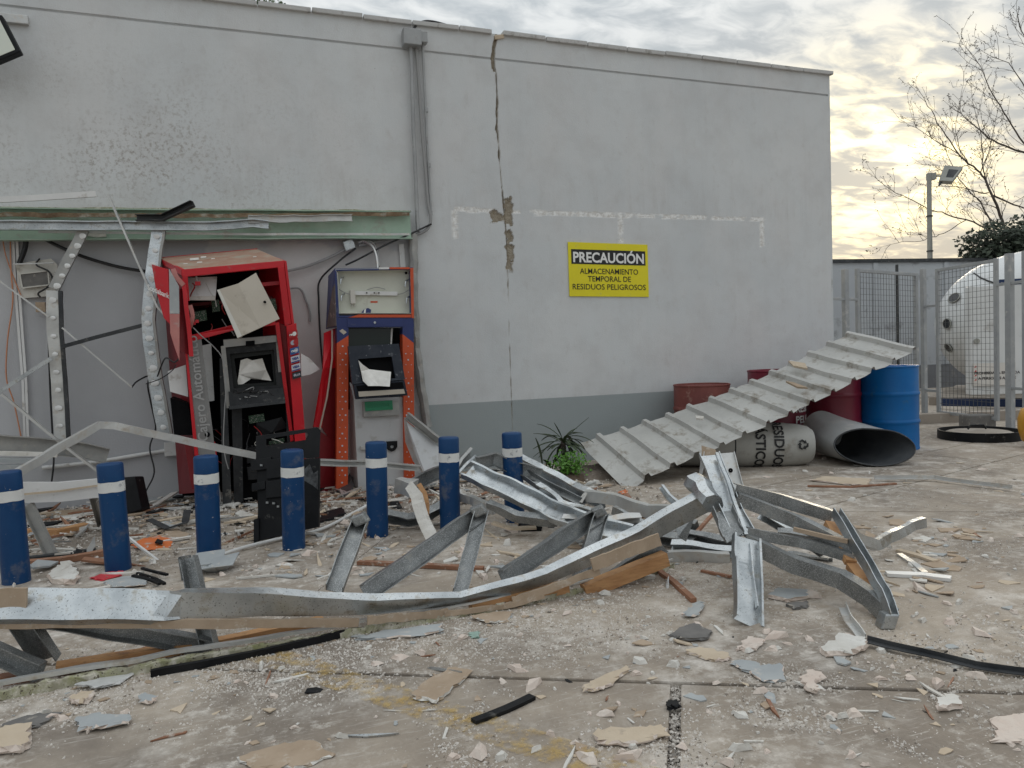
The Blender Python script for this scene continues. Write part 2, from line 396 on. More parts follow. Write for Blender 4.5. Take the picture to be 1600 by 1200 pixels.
# ------------------------------------------------------------------ the building with the damaged render
WALL_X0, WALL_X1, WALL_TOP, GROOVE_Z = -9.0, 6.70, 4.33, 4.085
def vnoise(x, y, s, seed=0):
    """smooth value noise on arrays"""
    x = x*s + seed*13.7; y = y*s + seed*7.3
    xi, yi = np.floor(x).astype(int), np.floor(y).astype(int); fx, fy = x-xi, y-yi
    def hsh(a, b):
        h = (a*374761393 + b*668265263 + seed*974711) & 0x7fffffff
        h = ((h ^ (h >> 13))*1274126177) & 0x7fffffff
        return ((h ^ (h >> 16)) & 0xffff)/65535.
    u, v = fx*fx*(3-2*fx), fy*fy*(3-2*fy)
    return (hsh(xi,yi)*(1-u)+hsh(xi+1,yi)*u)*(1-v) + (hsh(xi,yi+1)*(1-u)+hsh(xi+1,yi+1)*u)*v
def fbm(x, y, s, seed=0, o=4):
    r_, a = 0, .5
    for k in range(o): r_ = r_ + a*vnoise(x, y, s*2**k, seed+k); a *= .5
    return r_
crack = [(775,56,4),(772,74,6),(770,90,6.5),(771,106,6),(775,113,2),(776,128,2),(777,150,2),(777,162,4),(776,174,3),(777,186,2),(776,200,5),(778,210,2),(779,225,1.5),(780,243,4),(781,256,1.5),(784,290,1.5),(786,308,3),(788,330,3),(790,352,2.5),(792,380,2.2),(793,420,1.2),(795,480,.5),(797,560,.45),(800,640,.4),(803,725,.4)]
crack_w = [(W(a, b), c) for a, b, c in crack]
PXM = 6.4e-3                                       # metres per photo pixel at the wall there
blobs = [((795,318),(9,13)),((794,335),(10,18)),((774,339),(11,10)),((796,365),(7,16)),((797,392),(7,12)),((796,412),(5,11)),((783,340),(8,8))]
blobs_w = [(W(*a), (b[0]*PXM*.86, b[1]*PXM*.9)) for a, b in blobs]
scars = [((712,326),(775,330),5),((798,331),(1192,343),4.6),((711,330),(712,368),6),((968,338),(970,376),4.5),((1190,345),(1190,382),5.5)]
def seg_d(x, z, a, b):
    dx, dz = b.x-a.x, b.z-a.z; k = np.clip(((x-a.x)*dx+(z-a.z)*dz)/(dx*dx+dz*dz+1e-12), 0, 1)
    return np.hypot(x-a.x-k*dx, z-a.z-k*dz), k
xs = np.unique(np.concatenate([np.arange(WALL_X0, -2.4, .25), np.arange(-2.4, 2.2, .03), np.arange(2.2, 2.85, .008), np.arange(2.85, WALL_X1, .03), [WALL_X1]]).round(4))
zs = np.unique(np.concatenate([np.arange(0, 2.0, .04), np.arange(2.0, 2.75, .012), np.arange(2.75, GROOVE_Z-.03, .025), np.arange(GROOVE_Z-.03, GROOVE_Z+.03, .006), np.arange(GROOVE_Z+.03, WALL_TOP, .02), [WALL_TOP]]).round(4))
X, Z = np.meshgrid(xs, zs)
n_f = fbm(X, Z, 22, 3); n_m = fbm(X, Z, 6, 5)
depth = np.zeros_like(X); exposed = np.zeros_like(X); white = np.zeros_like(X)
groove = (np.abs(Z-GROOVE_Z) < .009); depth = np.where(groove, .02, depth)
cd = np.full_like(X, 9.)
for (a, ra), (b, rb) in zip(crack_w[:-1], crack_w[1:]):
    d_, k = seg_d(X, Z, a, b); cd = np.minimum(cd, d_ - (ra*(1-k)+rb*k)*PXM*.52)
cd = cd + (n_f-.47)*.016
bd = np.full_like(X, 9.)
for c_, (rx, rz) in blobs_w:
    bd = np.minimum(bd, (np.hypot((X-c_.x)/rx, (Z-c_.z)/rz)-1)*min(rx, rz))
bd = bd + (n_f-.47)*.09 + (n_m-.47)*.05
ex = np.minimum(cd, bd)
cut_ = np.clip(-ex/.006, 0, 1)
depth = np.where(cut_ > 0, np.maximum(depth, cut_*(.012+.014*n_f+.010*np.clip(-cd/.01, 0, 1))), depth)
exposed = np.clip((-ex+.002)/.006, 0, 1)
for a, b, w_ in scars:
    d_, k = seg_d(X, Z, W(*a), W(*b))
    s_ = d_ - w_*PXM*(.55+1.0*vnoise(X+Z*.3, Z*0, 7, 9)*(n_f*1.6)) + (n_f-.47)*.03
    white = np.maximum(white, np.clip(-s_/.008, 0, 1)*np.where(fbm(X, Z, 40, 11) > .32, 1, .3)*np.clip((fbm(X, Z, 7, 21)-.36)/.06, 0, 1))
depth = np.where(white > .3, depth+.004*white*n_f, depth) + (n_m-.47)*.0025 + (fbm(X, Z, 1.1, 8)-.47)*.012
under = np.clip((2.33+(n_m-.47)*.06-Z)/.02, 0, 1)*np.clip((1.60-X)/.03, 0, 1)
# lighter re-plastered patch above the two machines
pa, pb2 = W(318,372), W(662,900)
pd = np.minimum(np.minimum(X-pa.x, pb2.x-X), np.minimum(pa.z-Z, Z-pb2.z)) + (n_m-.47)*.30
light = np.clip(pd/.02, 0, 1)*under
Y = depth
ny, nx = X.shape
vv = np.stack([X, Y, Z], -1).reshape(-1, 3)
idx = np.arange(nx*ny).reshape(ny, nx)
ff = np.stack([idx[:-1,:-1], idx[:-1,1:], idx[1:,1:], idx[1:,:-1]], -1).reshape(-1, 4)
me = bpy.data.meshes.new('wall'); me.from_pydata(vv.tolist(), [], ff.tolist())
at_ = me.color_attributes.new('finish', 'FLOAT_COLOR', 'POINT')
at_.data.foreach_set('color', np.stack([exposed, white, under, light], -1).reshape(-1).astype(np.float32))
def wall_material():
    m = bpy.data.materials.new('painted_render'); m.use_nodes = True; t = m.node_tree; t.nodes.clear()
    def N(k, **a):
        n = t.nodes.new(k)
        for x, y in a.items(): setattr(n, x, y)
        return n
    L = t.links.new
    out = N('ShaderNodeOutputMaterial'); pb = N('ShaderNodeBsdfPrincipled'); L(pb.outputs[0], out.inputs[0])
    geo = N('ShaderNodeNewGeometry').outputs['Position']; sp = N('ShaderNodeSeparateXYZ'); L(geo, sp.inputs[0])
    atn = N('ShaderNodeAttribute', attribute_name='finish'); ac = N('ShaderNodeSeparateColor'); L(atn.outputs['Color'], ac.inputs[0])
    def nz(s, d, r=.6, st=(1,1,1), loc=(0,0,0)):
        mp = N('ShaderNodeMapping'); L(geo, mp.inputs[0]); mp.inputs['Scale'].default_value = st; mp.inputs['Location'].default_value = loc
        n = N('ShaderNodeTexNoise'); L(mp.outputs[0], n.inputs['Vector']); n.inputs['Scale'].default_value = s
        n.inputs['Detail'].default_value = d; n.inputs['Roughness'].default_value = r; return n.outputs[0]
    def rng(s, a, b, lo=0., hi=1.):
        n = N('ShaderNodeMapRange'); L(s, n.inputs[0]); n.inputs[1].default_value = a; n.inputs[2].default_value = b
        n.inputs[3].default_value = lo; n.inputs[4].default_value = hi; return n.outputs[0]
    def mul(a, b):
        n = N('ShaderNodeMath', operation='MULTIPLY'); L(a, n.inputs[0])
        if hasattr(b, 'links'): L(b, n.inputs[1])
        else: n.inputs[1].default_value = b
        return n.outputs[0]
    def mx(f, a, b):
        n = N('ShaderNodeMix', data_type='RGBA')
        for i, s in ((0, f), (6, a), (7, b)):
            if hasattr(s, 'links'): L(s, n.inputs[i])
            else: n.inputs[i].default_value = (*s, 1) if isinstance(s, tuple) else s
        return n.outputs[2]
    c = mx(rng(nz(.55, 4, .55), .35, .65), WALL_A, WALL_B)
    c = mx(mul(rng(nz(1.4, 6, .6, (1,1,.6), (5,0,2)), .45, .66), .5), c, WALL_W)                     # warm weathering
    c = mx(mul(rng(nz(2.6, 8, .68, (1,1,1), (7,0,1)), .46, .66), .30), c, (.47,.455,.45))
    c = mx(mul(rng(nz(9, 7, .7, (1,1,.7), (0,0,5)), .56, .70), .28), c, (.45,.43,.41))
    # brown mottled grime on the upper left stretch and rain streaks below the parapet
    left = rng(sp.outputs[0], 1.6, -.4)
    hi_ = mul(rng(sp.outputs[2], 2.35, 2.6), rng(sp.outputs[2], 4.0, 3.0))
    mott = mul(rng(nz(26, 6, .75), .50, .62), rng(nz(1.3, 4, .6, (1,1,1), (2,0,8)), .36, .60))
    c = mx(mul(mul(mott, left), mul(hi_, .85)), c, (.34,.312,.285))
    right = rng(sp.outputs[0], 1.2, 2.2)
    c = mx(mul(mul(rng(nz(2.0, 7, .7, (6,1,.5), (1,0,0)), .50, .70), mul(rng(sp.outputs[2], 2.55, 2.66), rng(sp.outputs[2], 3.15, 2.6))), .32), c, (.40,.38,.36))
    c = mx(mul(rng(nz(1.5, 7, .7, (5,1,.25), (4,0,0)), .52, .80), .16), c, (.42,.415,.41))
    c = mx(mul(rng(nz(45, 3, .6), .72, .74), .6), c, (.20,.195,.19))
    # the strip painted dark grey along the foot
    band = mul(rng(sp.outputs[2], .686, .680), rng(sp.outputs[0], 1.585, 1.60))
    c = mx(mul(band, .92), c, (.31,.345,.35))
    dab = mul(rng(nz(8, 5, .6, (1,1,1), (3,0,3)), .63, .70), band)
    c = mx(mul(dab, .5), c, (.36,.37,.37))
    inner = mx(rng(nz(1.2, 5, .6), .35, .65), (.46,.465,.485), (.51,.515,.53))
    c = mx(ac.outputs[2], c, inner)
    c = mx(mul(atn.outputs['Alpha'], 1.0), c, mx(rng(nz(2.5, 6, .6), .4, .6), (.56,.55,.54), (.62,.61,.60)))
    scar = mx(rng(nz(24, 6, .7), .42, .58), (.86,.86,.85), (.62,.60,.57))
    c = mx(ac.outputs[1], c, scar)
    mort = mx(rng(nz(30, 7, .7), .38, .62), (.28,.235,.175), (.42,.37,.295))
    c = mx(ac.outputs[0], c, mort)
    L(c, pb.inputs['Base Color'])
    L(rng(nz(3, 5, .6), .3, .7, .62, .8), pb.inputs['Roughness']); pb.inputs['Specular IOR Level'].default_value = .3
    b = N('ShaderNodeBump'); b.inputs['Distance'].default_value = .003; b.inputs['Strength'].default_value = .7
    L(nz(70, 6, .65), b.inputs['Height'])
    b2 = N('ShaderNodeBump'); b2.inputs['Distance'].default_value = .02; L(mul(nz(55, 6, .7), ac.outputs[0]), b2.inputs['Height']); L(b.outputs[0], b2.inputs['Normal'])
    L(b2.outputs[0], pb.inputs['Normal'])
    MATS['painted_render'] = m
WALL_A, WALL_B, WALL_W = (.58,.60,.612), (.65,.665,.67), (.655,.645,.64)
wall_material()
me.materials.append(MATS['painted_render'])
building = empty('building', (0, 0, 0), 'long grey rendered building with flat parapet and a cracked expansion joint', 'building')
wo_ = bpy.data.objects.new('wall', me); COL.objects.link(wo_); wo_.parent = building
mk('plain_grey', (.56,.58,.59), (.60,.62,.62), 1.2, .8, 0, .003, 60, dirt=(.33,.32,.31), dirt_amt=.15, dscale=2)
b_ = MB(); b_.box((WALL_X0, .045, -.02), (WALL_X1, 9, WALL_TOP-.05)); obj('core', b_, 'plain_grey', building)
b_ = MB(); b_.box((WALL_X1-.02, .0, 0), (WALL_X1+.003, .05, WALL_TOP)); obj('corner_edge', b_, 'plain_grey', building)
mk('coping', (.48,.48,.47), (.56,.55,.54), 3, .85, 0, .003, 60, dirt=(.28,.27,.25), dirt_amt=.2, dscale=6)
x = WALL_X0; crx = crack_w[0][0].x
while x < WALL_X1 - .05:
    w_ = min(.46, WALL_X1 + .03 - x)
    if x < crx < x + w_: w_ = crx - .05 - x
    tz = rnd.uniform(-.004, .008); sk = rnd.uniform(-.006, .006)
    b_ = MB(); zt = WALL_TOP + .012 + tz
    b_.quadbox([(x+.006, -.035+sk, zt-.03), (x+w_-.002, -.035-sk, zt-.03), (x+w_-.002, .30, zt-.018), (x+.006, .30, zt-.018)], (0, 0, .042))
    obj('coping_tile', b_, 'coping', building, bevel=.006)
    x += w_ + (.115 if abs(x + w_ - (crx-.05)) < 1e-6 else .004)
# chips left hanging in the broken joint at the parapet
b_ = MB(); b_.obox((crx+.03, .03, WALL_TOP-.02), (.05,0,.012), (0,.05,.01), (-.004,0,.02)); obj('broken_mortar', b_, 'plaster_tan', building, bevel=.008)
# ------------------------------------------------------------------ beyond the corner: boundary wall, mesh fence, tank, lamp, trees
mk('far_wall', (.42,.44,.47), (.48,.50,.52), .8, .85, 0, .004, 30, dirt=(.21,.21,.22), dirt_amt=.2, dscale=1.5)
mk('far_wall_foot', (.15,.155,.17), (.19,.195,.21), 1.5, .85, 0, .004, 30, dirt=(.26,.25,.24), dirt_amt=.15, dscale=4)
mk('fence_paint', (.32,.335,.35), (.40,.41,.415), 6, .6, .2, .001, 60, dirt=(.55,.54,.52), dirt_amt=.1, dscale=7)
mk('mesh_wire', (.10,.105,.10), (.14,.14,.135), 9, .6, .3)
mk('tank_white', (.72,.73,.73), (.66,.67,.67), 1.5, .45, 0, .001, 30, dirt=(.50,.49,.47), dirt_amt=.14, dscale=3)
mk('blue_trim', (.006,.022,.085), (.01,.03,.10), 6, .5)
mk('black_glass', (.01,.012,.014), None, 6, .15)
mk('lamp_grey', (.30,.30,.27), (.36,.36,.33), 6, .6, .2)
mk('bark', (.075,.06,.052), (.11,.092,.08), 14, .95, 0, .004, 40)
mk('bud', (.035,.026,.020), (.055,.04,.03), 30, .9)
mk('shrub_leaf', (.020,.030,.018), (.040,.055,.030), 3, .7)
mk('roof_leaf', (.04,.07,.025), (.07,.11,.04), 3, .7)
mk('yellow_plastic', (.62,.30,.02), (.55,.26,.02), 6, .45)
fw0, fw1 = D(1303,405.5,16.8), D(1447,404,17.3)
fd = (fw1-fw0); fd.z = 0; fd.normalize(); fn = V((-fd.y, fd.x, 0)); FZ = (fw0.z+fw1.z)/2
if fn.dot(FW) < 0: fn = -fn
a_, b2_ = fw0 - fd*6, fw1 + fd*9
a_.z = b2_.z = 0
bw = empty('boundary_wall', (a_+b2_)/2, 'low grey rendered boundary wall behind the mesh fence', 'wall')
def runbox(a, b, n, z0, z1, y0, y1):
    return MB().quadbox([a+n*y0+V((0,0,z0)), b+n*y0+V((0,0,z0)), b+n*y1+V((0,0,z0)), a+n*y1+V((0,0,z0))], (0,0,z1-z0))
obj('wall', runbox(a_, b2_, fn, .55, FZ-.08, 0, .2), 'far_wall', bw)
obj('wall_foot', runbox(a_, b2_, fn, -.02, .55, -.015, .2), 'far_wall_foot', bw)
obj('coping', runbox(a_, b2_, fn, FZ-.08, FZ, -.05, .25), 'dark_steel', bw)
for k in range(9):
    q = a_ + fd*(3.2+k*1.9)
    obj('pilaster', runbox(q, q+fd*.12, fn, .551, FZ-.081, -.03, .0), 'far_wall', bw)
# --- fence: posts and two mesh leaves
def post(parent, p, h, w=.05, z0=0.0, mat='fence_paint', name='post'):
    return obj(name, MB().obox((p.x, p.y, z0+(h-z0)/2), (w/2,0,0), (0,w/2,0), (0,0,(h-z0)/2)), mat, parent, bevel=.004)
def rail(parent, a, b, z, w=.035, name='rail'):
    d = (b-a).normalized(); s_ = V((-d.y, d.x, 0))
    return obj(name, MB().obox(((a.x+b.x)/2, (a.y+b.y)/2, z), d*((b-a).length/2), s_*w/2, (0,0,w/2)), 'fence_paint', parent, bevel=.003)
def mesh_leaf(a, b, z0, z1, label, sp=.075, frame=.045):
    a, b = V((a.x, a.y, 0)), V((b.x, b.y, 0))
    e = empty('mesh_gate', (a+b)/2, label, 'gate')
    post(e, a, z1, frame, z0, name='frame_upright'); post(e, b, z1, frame, z0, name='frame_upright')
    d = (b-a).normalized(); ia, ib = a+d*frame*.5, b-d*frame*.5
    rail(e, ia, ib, z1-.025, .04, 'frame_rail'); rail(e, ia, ib, z0+.025, .04, 'frame_rail')
    m = MB(); L_ = (b-a).length; k = 1
    while k*sp < L_: p = a+d*k*sp; m.tube([p+V((0,0,z0)), p+V((0,0,z1))], .0028, 4, False); k += 1
    k = 1
    while z0+k*sp < z1: m.tube([a+V((0,0,z0+k*sp)), b+V((0,0,z0+k*sp))], .0028, 4, False); k += 1
    obj('wire_mesh', m, 'mesh_wire', e)
    return e
cpt = V((6.72, .22, 0)); ca = V((9.12, .93, 0)); fd1 = (ca-cpt).normalized()
def on_line(px, a, d):
    """point of the ground line a+t*d seen in the column px (at eye height)"""
    r_ = ray(px, 533); den = r_.x*d.y - r_.y*d.x
    t = ((CAM.x-a.x)*r_.y - (CAM.y-a.y)*r_.x)/(-den) if abs(den) > 1e-9 else 0
    t = (r_.x*(a.y-CAM.y) - r_.y*(a.x-CAM.x))/(r_.y*d.x - r_.x*d.y) if abs(r_.y*d.x - r_.x*d.y) > 1e-9 else t
    return a + d*t
pA = on_line(1322, cpt, fd1); pB = on_line(1341, cpt, fd1); pC = on_line(1432, cpt, fd1)
e = empty('fence_post', (pA.x, pA.y, 0), 'grey square fence post bracketed to the corner of the building', 'fence post')
post(e, pA, 2.08, .065)
rail(e, V((6.72, pA.y-(pA.x-6.72)*fd1.y/fd1.x, 0)), pB, 1.70, .03)
obj('wall_plate', MB().box((6.704, .19, 1.60), (6.72, .27, 1.80)), 'fence_paint', e)
mesh_leaf(pB, pC, .12, 2.10, 'grey mesh gate leaf next to the building corner, above the blue drum')
pm = on_line(1414, cpt, fd1)
o_ = obj('dark_pole', MB().tube([V((pm.x, pm.y+.12, 0)), V((pm.x, pm.y+.12, 2.22))], .02, 8), 'dark_steel'); tag(o_, 'thin dark steel pole behind the mesh gate leaf', 'pole')
q1, q2 = G(1445,655), G(1575,672); d2 = (q2-q1).normalized()
p1, p2, p3, p4 = q1, on_line(1466,q1,d2), on_line(1557,q1,d2), on_line(1578,q1,d2)
for p_, h_, w_, l_ in ((p1, 2.16, .06, 'grey steel fence post left of the mesh leaf before the white tank'),
                       (p4, 2.16, .075, 'scraped grey steel fence post standing before the white cabinet')):
    e = empty('fence_post', (p_.x, p_.y, 0), l_, 'fence post'); post(e, p_, h_, w_)
    obj('base_plate', MB().box((p_.x-.07, p_.y-.07, 0), (p_.x+.07, p_.y+.07, .012)), 'fence_paint', e)
    if p_ is p1: rail(e, p1, p2, 1.62, .03); rail(e, p1-d2*.35, p2, .42, .035)
    else:
        p5 = on_line(1602, q1, d2); rail(e, p3+d2*.0, p4-d2*.04, 1.80, .035); rail(e, p4+d2*.04, p5+d2*1.3, 1.80, .035); rail(e, p4+d2*.04, p5+d2*1.3, .52, .035); post(e, p5, 2.16, .05, .3)
mesh_leaf(p2, p3, .10, 2.13, 'mesh gate leaf hung in front of the white tank')
# --- kerb, plinth and blue beam under the tank
kd = (G(1600,655)-G(1485,660)); kd.z = 0; kd.normalize(); kn = V((-kd.y, kd.x, 0)); kn = kn if kn.dot(FW) > 0 else -kn
ka = G(1452,662); o_ = obj('kerb', runbox(ka-kd*.6, ka+kd*4, kn, -.02, .13, 0, .18), 'far_concrete'); struct(o_)
pl0, pl1 = G(1450,634), G(1600,636); pd_ = (pl1-pl0).normalized(); pn_ = V((-pd_.y, pd_.x, 0)); pn_ = pn_ if pn_.dot(FW) > 0 else -pn_
o_ = obj('plinth', runbox(pl0, pl1+pd_*5, pn_, -.02, .14, .12, 4), 'far_concrete'); struct(o_)
o_ = obj('blue_beam', runbox(pl0+pd_*.2, pl1+pd_*5, pn_, 0, .12, 0, .1), 'blue_trim'); tag(o_, 'low dark blue beam along the plinth under the white tank', 'beam')
# --- tank
TD = 13.6
tcen = D(1622,504,TD); ax_r = V((_R0.x, _R0.y, 0)); ax_f = V((FW.x, FW.y, 0)).normalized()
RA, RB, RC = 146/FP*TD, 1.45, 113/FP*TD
tank = empty('gas_tank', (tcen.x, tcen.y, .14), 'large white rounded gas tank with dark oval ports behind the mesh gate', 'tank')
m = MB(); nu, nv = 48, 32; vs, fs = [], []
def tank_pt(th, ph):
    """rounded left head, straight run to the right"""
    x = math.cos(ph)*math.cos(th); y = math.cos(ph)*math.sin(th); z = math.sin(ph)
    p = tcen + ax_r*(RA*x + (3.2 if x > 0 else 0)) + ax_f*(RB*y) + V((0,0,RC*z)); return p
for j in range(nv+1):
    for i in range(nu): vs.append(tank_pt(2*math.pi*i/nu, -math.pi/2+math.pi*j/nv))
for j in range(nv):
    for i in range(nu): fs.append((j*nu+i, j*nu+(i+1) % nu, (j+1)*nu+(i+1) % nu, (j+1)*nu+i))
m.add(vs, fs); obj('shell', m, 'tank_white', tank, smooth=60)
def on_tank(px, py):
    d = ray(px, py); o = CAM - tcen
    def tf(v): return V((v.dot(ax_r)/RA, v.dot(ax_f)/RB, v.z/RC))
    d_, o2 = tf(d), tf(o); A, B, C_ = d_.dot(d_), 2*o2.dot(d_), o2.dot(o2)-1
    dis = B*B-4*A*C_
    t = (-B-math.sqrt(max(dis, 0)))/(2*A); p = CAM + d*t; q = tf(p-tcen)
    n = (ax_r*(q.x/RA) + ax_f*(q.y/RB) + V((0,0,q.z/RC))).normalized(); return p, n
for (px, py, ra, rb) in ((1492,466,.13,.085),(1481,506,.10,.085),(1483,543,.085,.075)):
    p, n = on_tank(px, py); s1 = n.cross(V((0,0,1))).normalized(); s2 = s1.cross(n)
    port = obj('port', MB().quadbox([p - n*.03 + s1*(ra*math.cos(2*math.pi*k/20)) + s2*(rb*math.sin(2*math.pi*k/20)) for k in range(20)], n*.055), 'black_glass', tank)
    ring = MB(); ring.tube([p + n*.02 + s1*(ra*1.08*math.cos(2*math.pi*k/20)) + s2*(rb*1.1*math.sin(2*math.pi*k/20)) for k in range(21)], .012, 5); obj('port_rim', ring, 'lamp_grey', port)
hp = [on_tank(x, y)[0] - FW*.03 for x, y in ((1520,427),(1530,434),(1542,439),(1554,443),(1552,446))]
obj('hose', MB().tube(hp, .014, 6), 'cable_black', tank)
for k in (.6, 3.0):
    c_ = tcen + ax_r*(RA*.0 + k) ; obj('saddle', MB().obox((c_.x, c_.y, .14+(tcen.z-RC-.14)/2+.08), ax_r*.12, ax_f*.7, (0,0,(tcen.z-RC-.14)/2+.08)), 'far_concrete', tank)
# --- cabinet before the tank
cb0, cb1 = D(1518,617,11.9), D(1640,617,11.7); cd_ = cb1-cb0; cd_.z = 0; cd_.normalize(); cn_ = V((-cd_.y, cd_.x, 0)); cn_ = cn_ if cn_.dot(FW) > 0 else -cn_
ctop = D(1560,446,11.8).z
cbe = empty('white_cabinet', ((cb0.x+cb1.x)/2, (cb0.y+cb1.y)/2, .16), 'flat white steel cabinet with printed warning panel, behind the mesh gate', 'cabinet')
cbz = max(cb0.z, .15)
obj('body', runbox(V((cb0.x,cb0.y,0)), V((cb1.x,cb1.y,0)), cn_, cbz, ctop, 0, .22), 'tank_white', cbe, bevel=.008)
tb0 = cb0 + cd_*.42
obj('trim', runbox(V((tb0.x,tb0.y,0)), V((cb1.x,cb1.y,0)), cn_, ctop-.0, ctop+.09, -.004, .2), 'blue_trim', cbe)
lk = D(1525.5,533,11.85); obj('lock', MB().lathe([(0.001,0),(.042,0),(.042,.03),(.001,.03)], 16, Matrix.Translation(lk) @ cn_.to_track_quat('-Z','Y').to_matrix().to_4x4()), 'lamp_grey', cbe)
sg0 = D(1520,603,11.86); sgw, sgh = .62, .36
mk('warning_plate', (.70,.67,.63), (.66,.62,.57), 4, .6)
pl = obj('warning_panel', MB().quadbox([sg0+cd_*0-cn_*.006, sg0+cd_*sgw-cn_*.006, sg0+cd_*sgw+V((0,0,sgh))-cn_*.006, sg0+V((0,0,sgh))-cn_*.006], cn_*.004), 'warning_plate', cbe)
mk('print_dark', (.05,.045,.045), None, 6, .7); mk('print_red', (.5,.04,.03), None, 6, .7); mk('print_white', (.80,.80,.78), None, 6, .6); mk('print_black', (.012,.012,.013), None, 6, .6)
for k, s_ in enumerate(('PROHIBIDA LA ENTRADA', 'A PERSONAS AJENAS')):
    obj('lettering', put_text(MB(), text_mesh(s_, .058, .002), lambda a, b, k=k: sg0 + cd_*(.35+a) + V((0,0,.20-k*.085+b)) - cn_*.009), 'print_dark', cbe)
for k in range(4): obj('red_mark', MB().quadbox([sg0+cd_*(.02+.0*k)+V((0,0,.08+.07*k))-cn_*.010, sg0+cd_*.055+V((0,0,.09+.07*k))-cn_*.010, sg0+cd_*.045+V((0,0,.115+.07*k))-cn_*.010], cn_*.003), 'print_red', cbe)
# --- black manhole style cover and brick under it, yellow drum edge
lc = G(1530,685); mlt = empty('round_tray', (lc.x, lc.y, 0), 'shallow round black tray lying on the ground by the fence', 'tray')
obj('rim', MB().lathe([(.41,0),(.42,.0),(.42,.10),(.40,.10),(.395,.05),(.001,.045)], 40, Matrix.Translation((lc.x,lc.y,.002))), 'black_plastic', mlt, smooth=40)
obj('fill', MB().lathe([(.39,.05),(.3,.085),(.001,.09)], 32, Matrix.Translation((lc.x,lc.y,.002))), 'far_concrete', mlt, smooth=40)
hd = MB(); hd.tube([lc+ax_r*-.13+V((0,0,.11)), lc+ax_r*-.10+V((0,0,.15)), lc+ax_r*.05+V((0,0,.15)), lc+ax_r*.08+V((0,0,.11))], .012, 6); obj('handle', hd, 'black_plastic', mlt)
bc = G(1527,668); o_ = obj('stone_block', MB().obox((bc.x, bc.y, .085), ax_r*.17, ax_f*.12, (0,0,.085)), 'board_dark', bevel=.02); tag(o_, 'dark rough stone block behind the round black tray', 'block')
yc = G(1632,700); o_ = obj('yellow_drum', MB().lathe([(.001,0),(.12,0.02),(.2,.08),(.23,.2),(.23,.3),(.2,.4),(.1,.44),(.001,.45)], 24, Matrix.Translation((yc.x,yc.y,0.0))), 'yellow_plastic', smooth=60); tag(o_, 'round yellow plastic container near the scraped fence post', 'container')
# --- street lamp behind the boundary wall
LD = 19.2
lb = D(1453,400,LD); lt = D(1453,272,LD); lamp = empty('street_lamp', (lb.x, lb.y, 0), 'slim grey lamp post with tilted square floodlight head', 'street lamp')
obj('pole', MB().tube([V((lb.x,lb.y,0)), V((lb.x,lb.y,lt.z))], [.075,.055], 12), 'lamp_grey', lamp, smooth=50)
for z_ in (lt.z-1.1, lt.z-2.0): obj('clamp_band', MB().lathe([(.06,-.015),(.082,-.015),(.082,.015),(.06,.015)], 12, Matrix.Translation((lb.x,lb.y,z_)), True), 'dark_steel', lamp)
ct = D(1455,276,LD); obj('bracket', MB().obox(ct, ax_r*.10, ax_f*.07, (0,0,.085)), 'lamp_grey', lamp, bevel=.01)
obj('arm', MB().tube([D(1460,275,LD), D(1470,275,LD-.05)], .025, 8), 'lamp_grey', lamp)
hq = [D(1476,258,LD+.05), D(1505,260.5,LD-.15), D(1488,283,LD-.32), D(1467,282,LD-.1)]
hn = (hq[1]-hq[0]).cross(hq[3]-hq[0]).normalized(); hn = hn if hn.dot(FW) > 0 else -hn
hd_ = obj('head', MB().quadbox(hq, hn*.13), 'lamp_grey', lamp, bevel=.012)
hc = sum(hq, V())/4
obj('lens', MB().quadbox([hc+(q-hc)*.52-hn*.004+(hq[1]-hq[0])*.1 for q in hq], hn*.003), 'dark_steel', hd_)
obj('stay', MB().tube([D(1474,280,LD-.1), D(1467,290,LD-.1)], .025, 6), 'dark_steel', lamp)
